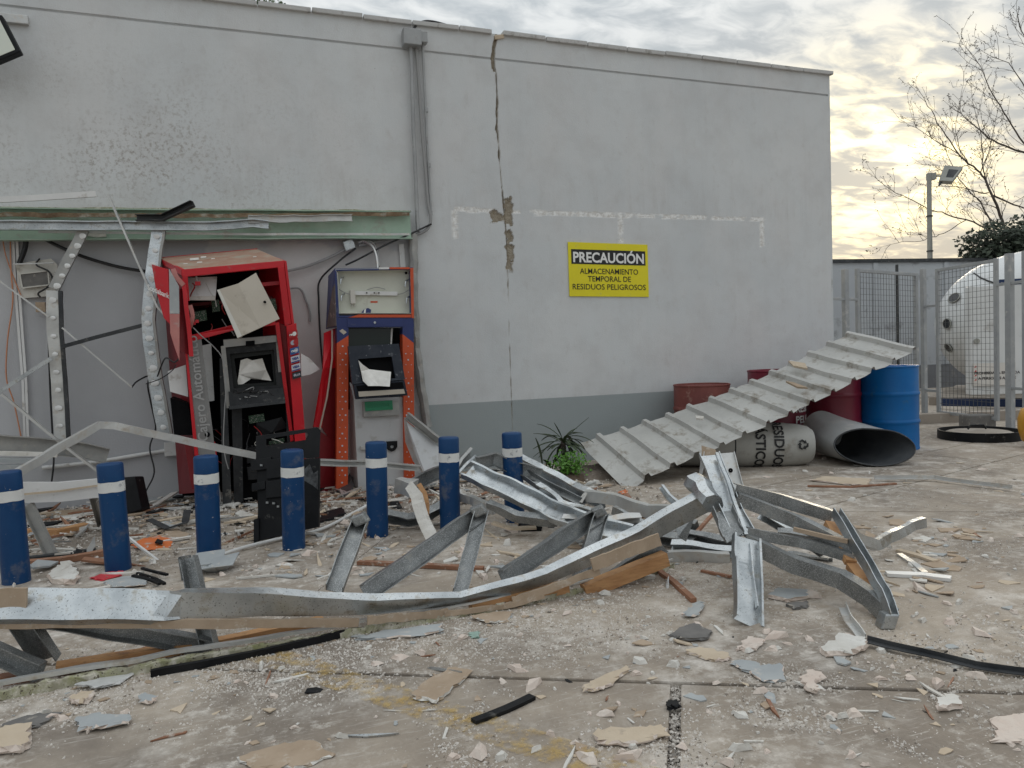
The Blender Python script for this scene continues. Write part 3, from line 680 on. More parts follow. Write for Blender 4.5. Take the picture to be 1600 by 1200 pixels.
# --- bare tree
def twig_tree(name, label, limbs, depth0, trunk_px, seed, nsub=9, spread=1.0):
    R_ = random.Random(seed); root = D(*trunk_px, depth0); t = empty(name, (root.x, root.y, 0), label, 'tree', None)
    tr = MB(); cr = MB(); bd_ = MB()
    tr.tube([V((root.x+.1, root.y, 0)), V((root.x+.03, root.y, root.z*.5)), root], [.2,.16,.11], 9)
    def bud(p):
        for _ in range(R_.randint(1, 2)):
            c = p + V((R_.gauss(0,.02), R_.gauss(0,.02), R_.gauss(0,.02))); s_ = R_.uniform(.014, .034)
            a = V((R_.gauss(0,1), R_.gauss(0,1), R_.gauss(0,1))).normalized()*s_; b = a.orthogonal().normalized()*s_*.6; c2 = a.cross(b).normalized()*s_*.45
            bd_.add([c-a, c+b, c+a, c-b, c+c2], [(0,1,4),(1,2,4),(2,3,4),(3,0,4),(0,3,2,1)])
    def grow(p, d, ln, r, lv):
        n = max(3, int(ln/.12)); pts = [p]; rs = [r]; q = p.copy(); dd = d.normalized()
        for i in range(n):
            dd = (dd + V((R_.gauss(0,.13), R_.gauss(0,.13), R_.gauss(.035,.12)))).normalized()
            q = q + dd*ln/n; pts.append(q.copy()); rs.append(max(.0034, r*(1-.75*(i+1)/n)))
            if lv < 3 and R_.random() < (.40 if lv == 1 else .26):
                s_ = dd.cross(V((R_.gauss(0,1), R_.gauss(0,1), R_.gauss(0,1)))).normalized()
                grow(q, dd*.75 + s_*.75 + V((0,0,.18)), ln*R_.uniform(.35,.65), rs[-1]*.62, lv+1)
            if R_.random() < .22: bud(q)
        cr.tube(pts, rs, 4, False); bud(q)
    for li, (pts, r0, r1) in enumerate(limbs):
        P = [D(x, y, depth0 + dz) for x, y, dz in pts]; m_ = len(P)
        rr = [.52*(r0 + (r1-r0)*i/(m_-1)) for i in range(m_)]
        # refine for a natural wobble
        Q, RR = [P[0]], [rr[0]]
        for i in range(m_-1):
            for k in (1, 2, 3):
                q = P[i].lerp(P[i+1], k/3) + (V((R_.gauss(0,.012), R_.gauss(0,.012), R_.gauss(0,.012))) if k < 3 else V())
                Q.append(q); RR.append(rr[i]+(rr[i+1]-rr[i])*k/3)
        cr.tube(Q, RR, 6, False)
        L_ = sum((Q[i+1]-Q[i]).length for i in range(len(Q)-1)); ns = max(3, int(nsub*L_/1.6))
        for k in range(ns):
            f = (k+R_.random())/ns*.96+.04; i = min(int(f*(len(Q)-1)), len(Q)-2)
            dd = (Q[i+1]-Q[i]).normalized(); s_ = dd.cross(V((R_.gauss(0,1), R_.gauss(0,1), R_.gauss(0,1)))).normalized()
            grow(Q[i].lerp(Q[i+1], R_.random()), dd*.7 + s_*.8*spread + V((0,0,.35)), R_.uniform(.45,1.15), max(.006, RR[i]*.38), 1)
        grow(Q[-1], Q[-1]-Q[-2], .5, RR[-1], 1)
    obj('trunk', tr, 'bark', t, smooth=60); obj('crown', cr, 'bark', t); obj('buds', bd_, 'bud', t)['kind'] = 'stuff'
    return t
T1 = [([(1575,372,0),(1568,353,0),(1560,328,-.1),(1550,305,-.1),(1540,281,0),(1532,270,.1),(1513,256,.2),(1498,241,.3),(1478,212,.3),(1460,180,.4),(1446,158,.4)],.085,.016),
      ([(1560,372,.2),(1550,353,.1),(1532,315,.2),(1517,302,.3),(1499,281,.4),(1484,250,.5),(1472,220,.5)],.05,.012),
      ([(1552,362,-.2),(1539,356,-.2),(1509,343,-.3),(1479,335,-.4),(1457,329,-.5),(1428,314,-.5),(1400,302,-.6),(1374,283,-.6)],.045,.010),
      ([(1509,344,-.3),(1474,365,-.4),(1457,370,-.5),(1438,377,-.5),(1411,377,-.6),(1385,384,-.6)],.024,.008),
      ([(1550,305,-.1),(1584,320,-.3),(1606,328,-.4)],.05,.03),
      ([(1545,301,0),(1525,299,.2),(1491,291,.3),(1457,291,.4)],.03,.010),
      ([(1540,281,0),(1536,261,-.2),(1536,240,-.3),(1532,205,-.4),(1520,160,-.5)],.04,.010),
      ([(1532,270,.1),(1545,238,.3),(1552,205,.5),(1560,170,.6)],.03,.009),
      ([(1513,256,.2),(1500,236,.0),(1493,205,-.2),(1499,160,-.3)],.026,.009),
      ([(1498,241,.3),(1470,225,.4),(1440,205,.5),(1412,190,.5)],.024,.008)]
twig_tree('bare_tree', 'bare branching tree rising behind the lamp post', T1, 20.5, (1576,378), 3, 6)
T2 = [([(1660,262,0),(1600,238,0),(1560,224,.1),(1539,210,.2),(1512,188,.2),(1497,175,.2)],.06,.012),
      ([(1655,262,0),(1600,224,-.2),(1581,196,-.3),(1563,165,-.3),(1546,138,-.3),(1532,103,-.4),(1517,84,-.4)],.05,.010),
      ([(1650,240,.1),(1618,180,.2),(1598,130,.2),(1576,98,.2),(1545,86,.2)],.04,.010),
      ([(1640,180,0),(1612,80,.2),(1596,48,.2),(1589,20,.2)],.04,.010)]
twig_tree('bare_tree', 'second bare tree, reaching in over the dark shrub from beyond the tank', T2, 19.0, (1668,280), 11, 5)
# --- leaf clouds
def leaves(name, cen, rad, n, size, mat, parent, seed, lumpy=.35):
    R_ = random.Random(seed); m = MB()
    for _ in range(n):
        d = V((R_.gauss(0,1), R_.gauss(0,1), R_.gauss(0,1))).normalized()
        k = R_.random()**(.45)*(1 + lumpy*noise.noise(d*2.3 + V((seed,0,0))))
        c = cen + V((d.x*rad[0], d.y*rad[1], d.z*rad[2]))*k; s_ = size*R_.uniform(.6,1.4)
        a = V((R_.gauss(0,1), R_.gauss(0,1), R_.gauss(.3,1))).normalized()*s_; b = a.orthogonal().normalized()*s_*.42
        m.add([c-a*.5, c+b, c+a*.9, c-b], [(0,1,2,3)])
    return obj(name, m, mat, parent)
sb = D(1585,404,18.4); shr = empty('shrub', (sb.x, sb.y, 0), 'dark dense evergreen shrub showing above the boundary wall', 'shrub')
st = MB()
for k in range(6): st.tube([V((sb.x+rnd.uniform(-.2,.2), sb.y+rnd.uniform(-.2,.2), 0)), V((sb.x+rnd.uniform(-.8,.8), sb.y+rnd.uniform(-.5,.5), sb.z))], [.05,.02], 6)
obj('trunk', st, 'bark', shr)
leaves('crown', D(1592,406,18.4), (1.6,1.1,.98), 12000, .095, 'shrub_leaf', shr, 5)
rt = D(416,16,17); rtr = empty('tree', (rt.x, rt.y, 0), 'leafy tree whose tip shows above the roof parapet', 'tree')
obj('trunk', MB().tube([V((rt.x,rt.y,0)), V((rt.x,rt.y,rt.z-.5))], [.2,.1], 8), 'bark', rtr)
leaves('crown', rt + V((0,0,-.45)), (.75,.7,.75), 2600, .07, 'roof_leaf', rtr, 8)
# ------------------------------------------------------------------ things fixed to or leaning on the wall
def plate(name, pts, mat, parent=None, thick=.006, **k):
    """flat panel: polygon of points, thickness away from the viewer"""
    pts = [V(p) for p in pts]; n = V()
    for i in range(len(pts)): n += pts[i].cross(pts[(i+1) % len(pts)])
    n.normalize(); n = n if n.dot(FW) > 0 else -n
    return obj(name, MB().quadbox(pts, n*thick), mat, parent, **k)
def P3(l): return [W(*q) for q in l]
def bezier(pts, n=6):
    P = [V(p) for p in pts]; o = []
    for i in range(len(P)-1):
        p0, p1, p2, p3 = P[max(i-1,0)], P[i], P[i+1], P[min(i+2,len(P)-1)]
        for k in range(n):
            t = k/n; o.append(.5*((2*p1)+(p2-p0)*t+(2*p0-5*p1+4*p2-p3)*t*t+(3*p1-p0-3*p2+p3)*t**3))
    return o+[P[-1]]
def cable(name, pts, r, mat, label=None, cat='cable', parent=None, n=6):
    o = obj(name, MB().tube(bezier(pts, n), r, 6), mat, parent, smooth=60)
    return tag(o, label, cat) if label else o
def bar(name, pts, prof, mat, label=None, cat=None, parent=None, up=(0,0,1), **k):
    o = obj(name, MB().sweep(pts, prof, up, **k), mat, parent)
    return tag(o, label, cat) if label else o
# --- caution sign
mk('sign_yellow', (.80,.70,.012), (.76,.66,.012), 3, .5, dirt=(.62,.56,.10), dirt_amt=.04, dscale=10)
s0, s1, s2, s3 = W(890,463,.012), W(1014,464,.012), W(1012,380,.012), W(890,378,.012)
sgx = (s1-s0).normalized(); sgz = V((0,0,1)); SW, SH = (s1-s0).length, (s3-s0).length
sign = empty('caution_sign', s0, 'yellow and black PRECAUCIÓN sign fixed flat on the grey wall', 'sign')
obj('board', MB().quadbox([s0, s0+sgx*SW, s0+sgx*SW+sgz*SH, s0+sgz*SH], (0,.008,0)), 'sign_yellow', sign, bevel=.002)
def on_sign(u, v, o=.002): return s0 + sgx*(u*SW) + sgz*(v*SH) - V((0,o,0))
obj('header_panel', MB().quadbox([on_sign(.035,.60,.0025), on_sign(.965,.60,.0025), on_sign(.965,.87,.0025), on_sign(.035,.87,.0025)], (0,.0015,0)), 'print_black', sign)
def sign_text(s_, u, v, hgt, wid, mat, bold, o):
    vf = text_mesh(s_, 1.0, 0); xs_ = [a for a, b in vf[0]]; w0 = max(xs_)-min(xs_); mid = (max(xs_)+min(xs_))/2
    vf = text_mesh(s_, hgt, bold*hgt); k = wid*SW/(w0*hgt)
    obj('lettering', put_text(MB(), vf, lambda a, b: on_sign(u, v, o) + sgx*((a-mid*hgt)*k) + sgz*b), mat, sign)
sign_text('PRECAUCIÓN', .5, .715, .145, .88, 'print_white', .030, .0045)
sign_text('ALMACENAMIENTO', .5, .465, .082, .73, 'print_black', .004, .003)
sign_text('TEMPORAL DE', .5, .325, .082, .54, 'print_black', .004, .003)
sign_text('RESIDUOS PELIGROSOS', .5, .175, .082, .92, 'print_black', .004, .003)
# --- floodlight high on the left
mk('lens_pale', (.62,.68,.64), (.70,.72,.62), 3, .25)
fl = empty('floodlight', W(-20,90,.3), 'black framed floodlight with pale glass jutting from the wall top', 'floodlight')
fq = P3([(-40,110,.32),(32,80,.34),(2,22,.30),(-70,50,.28)])
fb = plate('housing', fq, 'black_plastic', fl, .07, bevel=.01); fc = sum(fq, V())/4
plate('lens', [fc+(q-fc)*.84-FW*.004 for q in fq], 'lens_pale', fl, .003)
obj('bracket', MB().tube([W(-25,70,.26), W(-20,60,.0)], .02, 8), 'black_plastic', fl)
o_ = obj('wall_bracket', MB().obox(W(22,30,.02), (.10,0,0), (0,.02,0), (0,0,.035)), 'zinc_dusty', bevel=.005); tag(o_, 'pale flat bracket on the wall behind the floodlight', 'bracket')
# --- junction box, conduits
mk('conduit', (.30,.305,.31), (.38,.385,.385), 5, .5, .35, dirt=(.24,.23,.22), dirt_amt=.14, dscale=14)
jb = empty('junction_box', W(648,72,.06), 'grey steel junction box under the parapet with three conduits below', 'junction box')
jc = W(643,60,.075); obj('box', MB().obox(jc, (.085,0,0), (0,.055,0), (0,0,.075)), 'conduit', jb, bevel=.008)
jc2 = W(661,60,.06); obj('side_box', MB().obox(jc2, (.035,0,0), (0,.045,0), (0,0,.05)), 'conduit', jb, bevel=.006)
o_ = obj('conduit', MB().tube(P3([(642,74,.05),(646,200,.05),(650,290,.05),(652,345,.05),(653,362,.06)]), .018, 10), 'conduit', smooth=60); tag(o_, 'straight grey conduit dropping from the junction box to the green beam', 'conduit')
o_ = obj('conduit', MB().tube(bezier(P3([(650,74,.04),(655,140,.04),(659,203,.045),(665,270,.045),(669,320,.045),(673,340,.05),(669,356,.05),(652,366,.05),(610,373,.06),(560,384,.07)])), .015, 8), 'cable_grey', smooth=60); tag(o_, 'grey flexible conduit curving left below the junction box towards the clamp', 'conduit')
o_ = obj('conduit', MB().tube(bezier(P3([(660,70,.035),(664,150,.035),(667,220,.035),(671,290,.035),(673,335,.035)])), .012, 8), 'conduit', smooth=60); tag(o_, 'thin outer conduit on the right of the conduit bundle', 'conduit')
for i, (px, py) in enumerate(((666,172),(670,258),(673,333))):
    c_ = W(px,py,.035); obj('coupling', MB().lathe([(.018,-.02),(.018,.02)], 8, Matrix.Translation(c_)), 'conduit', o_)
cable('cable', [W(644,48,.05), W(650,40,.0), W(658,35,-.03), W(668,33,-.04), W(682,35,-.03), W(700,40,.02)], .012, 'cable_black', 'black cable looping over the parapet above the junction box')
# pipe between machine and bare wall
o_ = bar('bent_pipe', P3([(645,366,.05),(647,480,.05),(650,545,.05),(657,600,.07),(664,640,.09),(669,668,.11)]), [(.045*math.cos(k*math.pi/5), .045*math.sin(k*math.pi/5)) for k in range(10)], 'steel_grey', 'grey bulging downpipe beside the orange pillar machine', 'pipe', up=(0,1,0), step=.05, warp=.012, wscale=9)
o_ = plate('white_strip', P3([(623,382,.02),(631,381,.02),(634,418,.02),(626,419,.02)]), 'white_paint', None, .01); tag(o_, 'short white strip on the wall above the orange pillar machine', 'strip')
# loose cables
cable('cable', P3([(446,424,.06),(480,416,.05),(520,400,.05),(545,386,.07)]), .012, 'cable_grey', 'grey cable slung from the red machine to the clamp')
cable('cable', P3([(446,452,.05),(468,451,.05),(478,470,.04),(484,490,.04),(484,503,.04)]), .010, 'cable_grey', 'short dangling grey cable end between the two machines')
cable('cable', P3([(556,388,.09),(530,408,.08),(500,438,.05),(498,470,.05),(500,520,.05),(503,560,.06),(507,595,.08),(506,620,.10)]), .009, 'cable_black', 'black cable bent sharply down beside the crushed red panel')
cable('cable', P3([(674,350,.06),(640,366,.10),(600,384,.14),(560,405,.16),(540,414,.16)]), .009, 'cable_black', 'black cable running down to the lightbox of the orange pillar machine')
for pts, l_ in (([(560,379,.09),(570,377,.10),(582,386,.14),(588,402,.2),(590,424,.28)], 'bent metal tube ending over the lightbox, left of its twin'), ([(566,378,.08),(580,378,.08),(589,392,.10),(592,416,.14)], 'bent metal tube behind its twin above the lightbox')):
    cable('bent_tube', P3(pts), .014, 'zinc_dusty', l_, 'tube')
o_ = obj('pipe_clamp', MB().obox(W(545,383,.08), (.045,0,.018), (0,.03,0), (-.012,0,.045)), 'zinc', bevel=.008); tag(o_, 'small zinc pipe clamp below the green beam', 'clamp')
cable('cable', P3([(50,364,.06),(90,384,.05),(130,401,.05),(185,417,.05),(240,426,.06)]), .014, 'cable_black', 'thick dark cable drooping below the beam towards the red machine')
# --- green beam and galvanised channel on it
gb = empty('green_beam', W(300,374,.1), 'long green painted steel beam bolted along the wall, rust stained', 'beam')
gl0, gl1 = W(-90,352,.10), W(641,353,.10)
obj('web', MB().sweep([gl0, gl1], cprof(.07, .255, .008, 0, 1), (0,0,1), step=.12, warp=.006, wscale=3), 'green_paint', gb)
obj('top_ledge', MB().sweep([gl0+V((0,.04,.135)), gl1+V((0,.04,.135))], rprof(.12,.014), (0,0,1), step=.1, warp=.01, wscale=5), 'moss_edge', gb)
obj('flange_lip', MB().sweep([W(60,362,.17), W(400,366,.17), W(640,366,.17)], rprof(.008,.02), (0,0,1), step=.1, warp=.004), 'zinc_dusty', gb)
mk('rust', (.16,.10,.06), (.26,.19,.12), 12, .95, 0, .003, 60, dirt=(.36,.33,.27), dirt_amt=.2)
obj('rust_strip', MB().sweep(P3([(-60,335,.183),(200,337,.183),(420,337,.183),(640,334,.183)]), rprof(.006,.035), (0,0,1), step=.06, warp=.012, wscale=12), 'rust', gb)
bar('channel', P3([(-60,352,.24),(160,353,.24),(330,354,.23),(395,349,.22),(420,352,.22)]), cprof(.045,.075,.004,.01), 'zinc', 'long galvanised channel hanging along the green beam', 'channel', step=.08, warp=.006, wscale=5)
bar('channel', P3([(388,343,.22),(470,342,.22),(550,341,.21)]), cprof(.03,.06,.004), 'zinc_dusty', 'short pale channel end screwed to the right part of the green beam', 'channel', step=.06, warp=.01, wscale=8)
bar('gutter_piece', P3([(214,341,.26),(256,341,.30),(304,319,.42)]), cprof(.05,.05,.004), 'dark_steel', 'bent dark gutter piece sticking up above the green beam', 'gutter', step=.05, warp=.004, wscale=9)
plate_o = plate('plaster_flap', P3([(120,366,.12),(165,360,.14),(166,370,.14),(150,371,.12)]), 'plaster_white', None, .01); tag(plate_o, 'torn white plaster flap hanging under the green beam', 'fragment')
bar('metal_strip', P3([(-20,313,.30),(60,309,.30),(150,303,.28)]), rprof(.02,.045), 'white_paint', 'long pale metal strip on the wall above the beam', 'strip', step=.2)
# --- bent studs and rods
def glints(parent, pts, n, r=.020):
    P = [V(p) for p in pts]; L_ = [0]
    for i in range(len(P)-1): L_.append(L_[-1]+(P[i+1]-P[i]).length)
    for k in range(n):
        s_ = (k+.5)/n*L_[-1]; i = max(j for j in range(len(L_)-1) if L_[j] <= s_); q = P[i].lerp(P[i+1], (s_-L_[i])/(L_[i+1]-L_[i]))
        mt = Matrix.Translation(q) @ FW.to_track_quat('Z','Y').to_matrix().to_4x4()
        obj('painted_glint', MB().lathe([(r*rnd.uniform(1.0,1.5), .003), (r*.9, 0), (.001, -.001)], 12, mt @ Matrix.Diagonal((1.25,.8,1,1))), 'white_paint', parent, smooth=80)  # flat white discs: bright reflections on the stud put in as colour
sa = [W(139,362,.22), W(92,455,.27)]; sa2 = [W(92,455,.27), W(94,520,.27), W(101,610,.26), W(106,706,.28)]
st_a = empty('bent_stud', sa2[-1], 'bent galvanised stud folding left below the beam, before the electrical box', 'stud')
obj('upper_length', MB().sweep(sa, cprof(.075,.04,.004,0,1), (0,-1,0), step=.06, warp=.006), 'steel_grey', st_a)
obj('lower_length', MB().sweep(sa2, cprof(.085,.05,.004,0,1), (0,-1,0), step=.06, warp=.008), 'zinc_dusty', st_a)
obj('side_flange', MB().sweep([p+V((.012,-.01,0)) for p in sa2], rprof(.024,.055), (0,-1,0), step=.08, warp=.006), 'dark_steel', st_a)
glints(st_a, [p+V((-.03,-.028,0)) for p in sa], 6); glints(st_a, [p+V((-.045,-.032,0)) for p in sa2], 9)
sb_ = [W(255,360,.22), W(244,440,.3), W(239,500,.33), W(250,590,.36), W(266,678,.38)]
st_b = empty('bent_stud', sb_[-1], 'galvanised stud with painted glints standing against the left side of the red machine', 'stud')
obj('web', MB().sweep(sb_, cprof(.085,.05,.004,0,1), (0,-1,0), step=.05, warp=.008), 'zinc', st_b)
obj('side_flange', MB().sweep([p+V((.010,-.01,0)) for p in sb_], rprof(.02,.055), (0,-1,0), step=.08, warp=.006), 'steel_grey', st_b)
glints(st_b, [p+V((-.045,-.032,0)) for p in sb_], 14, .022)
def rod(px, label, w=.016, h=.012, mat='zinc_dusty', name='metal_rod', cat='rod', **k): return bar(name, P3(px), rprof(w, h), mat, label, cat, step=.15, **k)
rod([(169,304,.30),(246,480,.36),(262,498,.36)], 'thin bent rod leaning up past the beam to the wall above it', .022, .015, 'zinc_dusty')
rod([(-10,432,.35),(76,495,.33)], 'thin grey rod crossing in front of the electrical box', .018)
rod([(97,512,.32),(206,605,.30)], 'thin grey rod hanging free against the inner wall, ends in mid air', .018)
rod([(96,542,.34),(150,527,.33),(232,506,.33)], 'dark flat strip braced between the two bent studs', .02, .03, 'dark_steel', 'metal_strip', 'strip')
rod([(-8,617,.40),(30,592,.38),(80,560,.36)], 'galvanised strut slanting up to the bent stud', .03, .03, 'zinc', 'metal_strut', 'strut')
rod([(3,616,.42),(92,690,.50),(153,736,.6)], 'long thin rod slanting down behind the bent rail', .022, .018)
bar('bent_rail', [W(22,742,1.75), W(154,664,1.35), W(178,665,1.33), W(400,712,1.25)], rprof(.035,.05), 'zinc_dusty', 'dull square rail bent into a peak behind the bollards', 'rail', step=.05, warp=.006)
bar('cross_rail', [W(498,722,1.15), W(575,724,1.1), W(654,731,1.05)], cprof(.04,.05,.004,.012), 'zinc_dusty', 'level pale channel lying across in front of the orange pillar machine', 'rail', step=.05, warp=.004)
bar('fallen_beam', P3([(-40,688,.55),(60,696,.50),(120,702,.45),(168,712,.42)]), cprof(.06,.12,.006), 'steel_grey', 'heavy grey beam end resting along the foot of the inner wall', 'beam', step=.08, warp=.012, wscale=5)
for k, (y0_, l_) in enumerate(((705, 'upper'), (716, 'middle'), (727, 'lowest'))):
    bar('fallen_slat', P3([(-30,y0_+2,.62+.03*k),(90-k*16,y0_+6-k*2,.58+.02*k)]), rprof(.05,.03), 'plaster_white' if k == 0 else 'board_grey', l_+' pale slat of the slats stacked under the fallen grey beam', 'slat', step=.1, warp=.006)
# --- electrical box on the left
mk('box_white', (.62,.60,.55), (.56,.54,.49), 6, .6, dirt=(.40,.37,.32), dirt_amt=.15, dscale=12)
eb = empty('electrical_box', W(58,466,.08), 'opened white electrical box with a small window and loose wires', 'electrical box')
plate('back_plate', P3([(24,412,.05),(80,404,.05),(90,414,.05),(86,462,.05),(34,466,.05)]), 'box_white', eb, .02)
plate('window', P3([(32,429,.075),(74,424,.075),(76,444,.075),(36,449,.075)]), 'board_dark', eb, .02)
for a, b in (((31,428),(75,423)),((75,423),(77,445)),((77,445),(35,450)),((35,450),(31,428))): obj('window_frame', MB().tube([W(*a,.078), W(*b,.078)], .007, 4), 'box_white', eb)
obj('lid_edge', MB().tube([W(20,413,.09), W(84,411,.09)], .006, 5), 'white_paint', eb)
obj('terminal', MB().obox(W(64,480,.07), (.035,0,0), (0,.02,0), (0,0,.04)), 'cardboard', eb, bevel=.004)
cable('wire', P3([(62,404,.07),(57,414,.09),(76,424,.10),(82,438,.10),(74,449,.10),(60,458,.10),(63,464,.09)]), .007, 'cable_black', None, parent=eb)
cable('pipe', P3([(41,368,.07),(39,388,.07),(30,412,.07)]), .022, 'cable_black', 'thick black hose from the beam to the electrical box', 'hose')
for k, (xa, xb, l_) in enumerate(((20,38,'left'),(26,43,'right'))):
    o_ = obj('conduit', MB().sweep(P3([(xa,360,.03),(xa+4,450,.03),(xb-2,600,.03),(xb+1,690,.03)]), rprof(.018,.015), (0,-1,0), step=.2), 'white_paint'); tag(o_, f'slim white conduit down the inner wall, the {"one" if k == 0 else "one"} {"touching the orange wires" if k == 0 else "passing the electrical box"}', 'conduit')
cable('wire', P3([(16,362,.05),(17,420,.06),(20,470,.05),(12,530,.05),(10,590,.05),(22,630,.05),(34,688,.05)]), .006, 'cable_orange', 'loose orange wire hanging down the inner wall in a long wave', 'wire')
cable('wire', P3([(3,362,.05),(8,395,.05),(20,430,.05),(34,465,.06)]), .005, 'cable_orange', 'short orange wire running from the beam into the electrical box', 'wire')
cable('cable', P3([(79,470,.05),(76,520,.05),(78,600,.05),(82,680,.06),(84,720,.08),(80,758,.10)]), .008, 'cable_black', 'dark cable hanging down behind the bent stud to the ground')
# small wall socket with white pipe
ws = empty('wall_socket', W(269,702,.04), 'small white wall box low beside the red machine, fed by a white pipe', 'wall box')
obj('box', MB().obox(W(269,701,.04), (.06,0,0), (0,.03,0), (0,0,.06)), 'white_paint', ws, bevel=.006)
obj('pipe', MB().tube(P3([(66,731,.03),(150,722,.03),(258,704,.03)]), .017, 8), 'white_paint', ws, smooth=60)
cable('cable', P3([(206,605,.30),(214,596,.25),(232,588,.2),(231,605,.16),(238,640,.12),(243,670,.12),(234,700,.14),(241,738,.2),(228,768,.28),(221,792,.45)]), .007, 'cable_black', 'thin black cable wriggling down the inner wall to the black speaker box')

# ------------------------------------------------------------------ the red cash machine
mk('bank_red', (.60,.012,.022), (.52,.010,.020), 5, .35, 0, .0008, 40, dirt=(.40,.10,.09), dirt_amt=.06, dscale=9)
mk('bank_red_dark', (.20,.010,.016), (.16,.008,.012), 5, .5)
mk('pink_plate', (.52,.22,.19), (.46,.16,.15), 5, .6, dirt=(.45,.36,.32), dirt_amt=.12)
mk('cabinet_beige', (.50,.45,.38), (.46,.41,.34), 3, .55, 0, .0006, 40, dirt=(.36,.31,.25), dirt_amt=.08, dscale=8)
mk('fascia_grey', (.22,.215,.21), (.25,.245,.24), 4, .5, dirt=(.32,.30,.28), dirt_amt=.1, dscale=10)
mk('text_grey', (.36,.355,.35), None, 4, .5)
mk('roof_dust', (.34,.20,.14), (.42,.27,.20), 7, .9, 0, .003, 60, dirt=(.36,.32,.25), dirt_amt=.3, dscale=7)
mk('film', (.86,.84,.80), (.62,.60,.56), 8, .3, .2)
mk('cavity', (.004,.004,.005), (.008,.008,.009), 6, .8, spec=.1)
ra = empty('cash_machine', V((W(380,790,.5).x, -.45, 0)), 'burst open red cash machine kiosk leaning forward from the wall', 'cash machine')
# shell: back, sides, roof
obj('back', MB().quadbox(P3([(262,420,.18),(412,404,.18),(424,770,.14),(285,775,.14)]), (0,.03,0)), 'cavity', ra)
rf = plate('roof', P3([(250,403,.22),(401,389,.22),(443,407,.84),(284,421,.84)]), 'roof_dust', ra, .02)
lin = plate('front_lintel', P3([(283,421,.86),(444,407,.86),(444,417,.86),(284,433,.86)]), 'bank_red', ra, .04, bevel=.004)
plate('roof_side', P3([(249,404,.21),(284,421,.865),(285,431,.865),(251,411,.21)]), 'bank_red', ra, .02)
plate('roof_edge', P3([(250,402,.20),(402,388,.20),(402,392,.20),(250,406,.20)]), 'bank_red', ra, .02)
for px, py, s_ in ((303,408,.05),(333,404,.02),(316,411,.025),(398,403,.02),(310,404,.03)):
    p_ = W(px,py,.5); 
    rr_ = P3([(px,py+1,.40)])[0]
plate('side_wall', [W(444,408,.84), W(456,505,.80), W(474,700,.68), W(476,775,.62), W(428,770,.16), W(402,392,.20)], 'bank_red', ra, .02)
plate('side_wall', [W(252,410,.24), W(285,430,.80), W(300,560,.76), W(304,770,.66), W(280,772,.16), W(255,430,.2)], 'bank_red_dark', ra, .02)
plate('right_post', P3([(434,418,.87),(444,416,.87),(455,506,.83),(445,510,.83)]), 'bank_red', ra, .05, bevel=.003)
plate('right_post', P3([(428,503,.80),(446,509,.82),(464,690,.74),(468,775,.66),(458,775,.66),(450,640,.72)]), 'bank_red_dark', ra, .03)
plate('right_trim', P3([(430,505,.83),(436,503,.83),(459,688,.75),(454,690,.75)]), 'bank_red', ra, .02)
plate('left_post', P3([(285,432,.87),(293,431,.87),(296,470,.86),(289,470,.86)]), 'bank_red', ra, .04)
plate('middle_rail', P3([(296,524,.84),(366,507,.86),(430,500,.85),(430,508,.85),(366,516,.86),(298,534,.84)]), 'bank_red', ra, .03, bevel=.003)
plate('inner_shelf', P3([(296,474,.5),(440,462,.5),(440,466,.5),(296,479,.5)]), 'bank_red_dark', ra, .3)
for (pa_, pb_) in (((395,446,.7),(438,442,.7)),):
    obj('inner_rail', MB().sweep(P3([pa_, pb_]), rprof(.03,.03), (0,0,1)), 'bank_red', ra)
# left wing torn out: curved red flank with name, pinkish plate, red edge band
wing = [(237,413,.92),(262,421,.98),(267,508,.98),(256,497,.95),(244,454,.93)]
wg = plate('torn_flank', P3(wing), 'bank_red', ra, .012)
vf = text_mesh('Scotiabank', .055, .001, 'RIGHT')
obj('lettering', put_text(MB(), vf, lambda a, b: W(264,463,.985) + V((a*.60, -.003 + a*-.12, b - a*.30))), 'print_white', wg)
fp = plate('fallen_plate', P3([(264,420,1.0),(279,447,1.02),(280,490,1.03),(265,490,1.01)]), 'board_grey', ra, .008)
plate('fallen_plate', P3([(265,490.5,1.01),(280,490.5,1.03),(280,563,1.05),(272,540,1.03),(266,520,1.02)]), 'pink_plate', ra, .008)
plate('wing_inner', P3([(280,452,.96),(289,448,.93),(299,556,.92),(281,548,.96)]), 'bank_red_dark', ra, .012)
obj('wing_edge', MB().sweep(bezier(P3([(271,421,.95),(275,432,.96),(287,446,.96),(291,480,.96),(296,520,.95),(299,557,.95)]), 3), rprof(.03,.035), (0,-1,0), step=.04), 'bank_red', ra)
obj('wing_edge_top', MB().sweep(bezier(P3([(271,421,.955),(275,432,.965),(287,446,.965)]), 3), rprof(.034,.036), (0,-1,0), step=.03), 'pink_plate', ra)
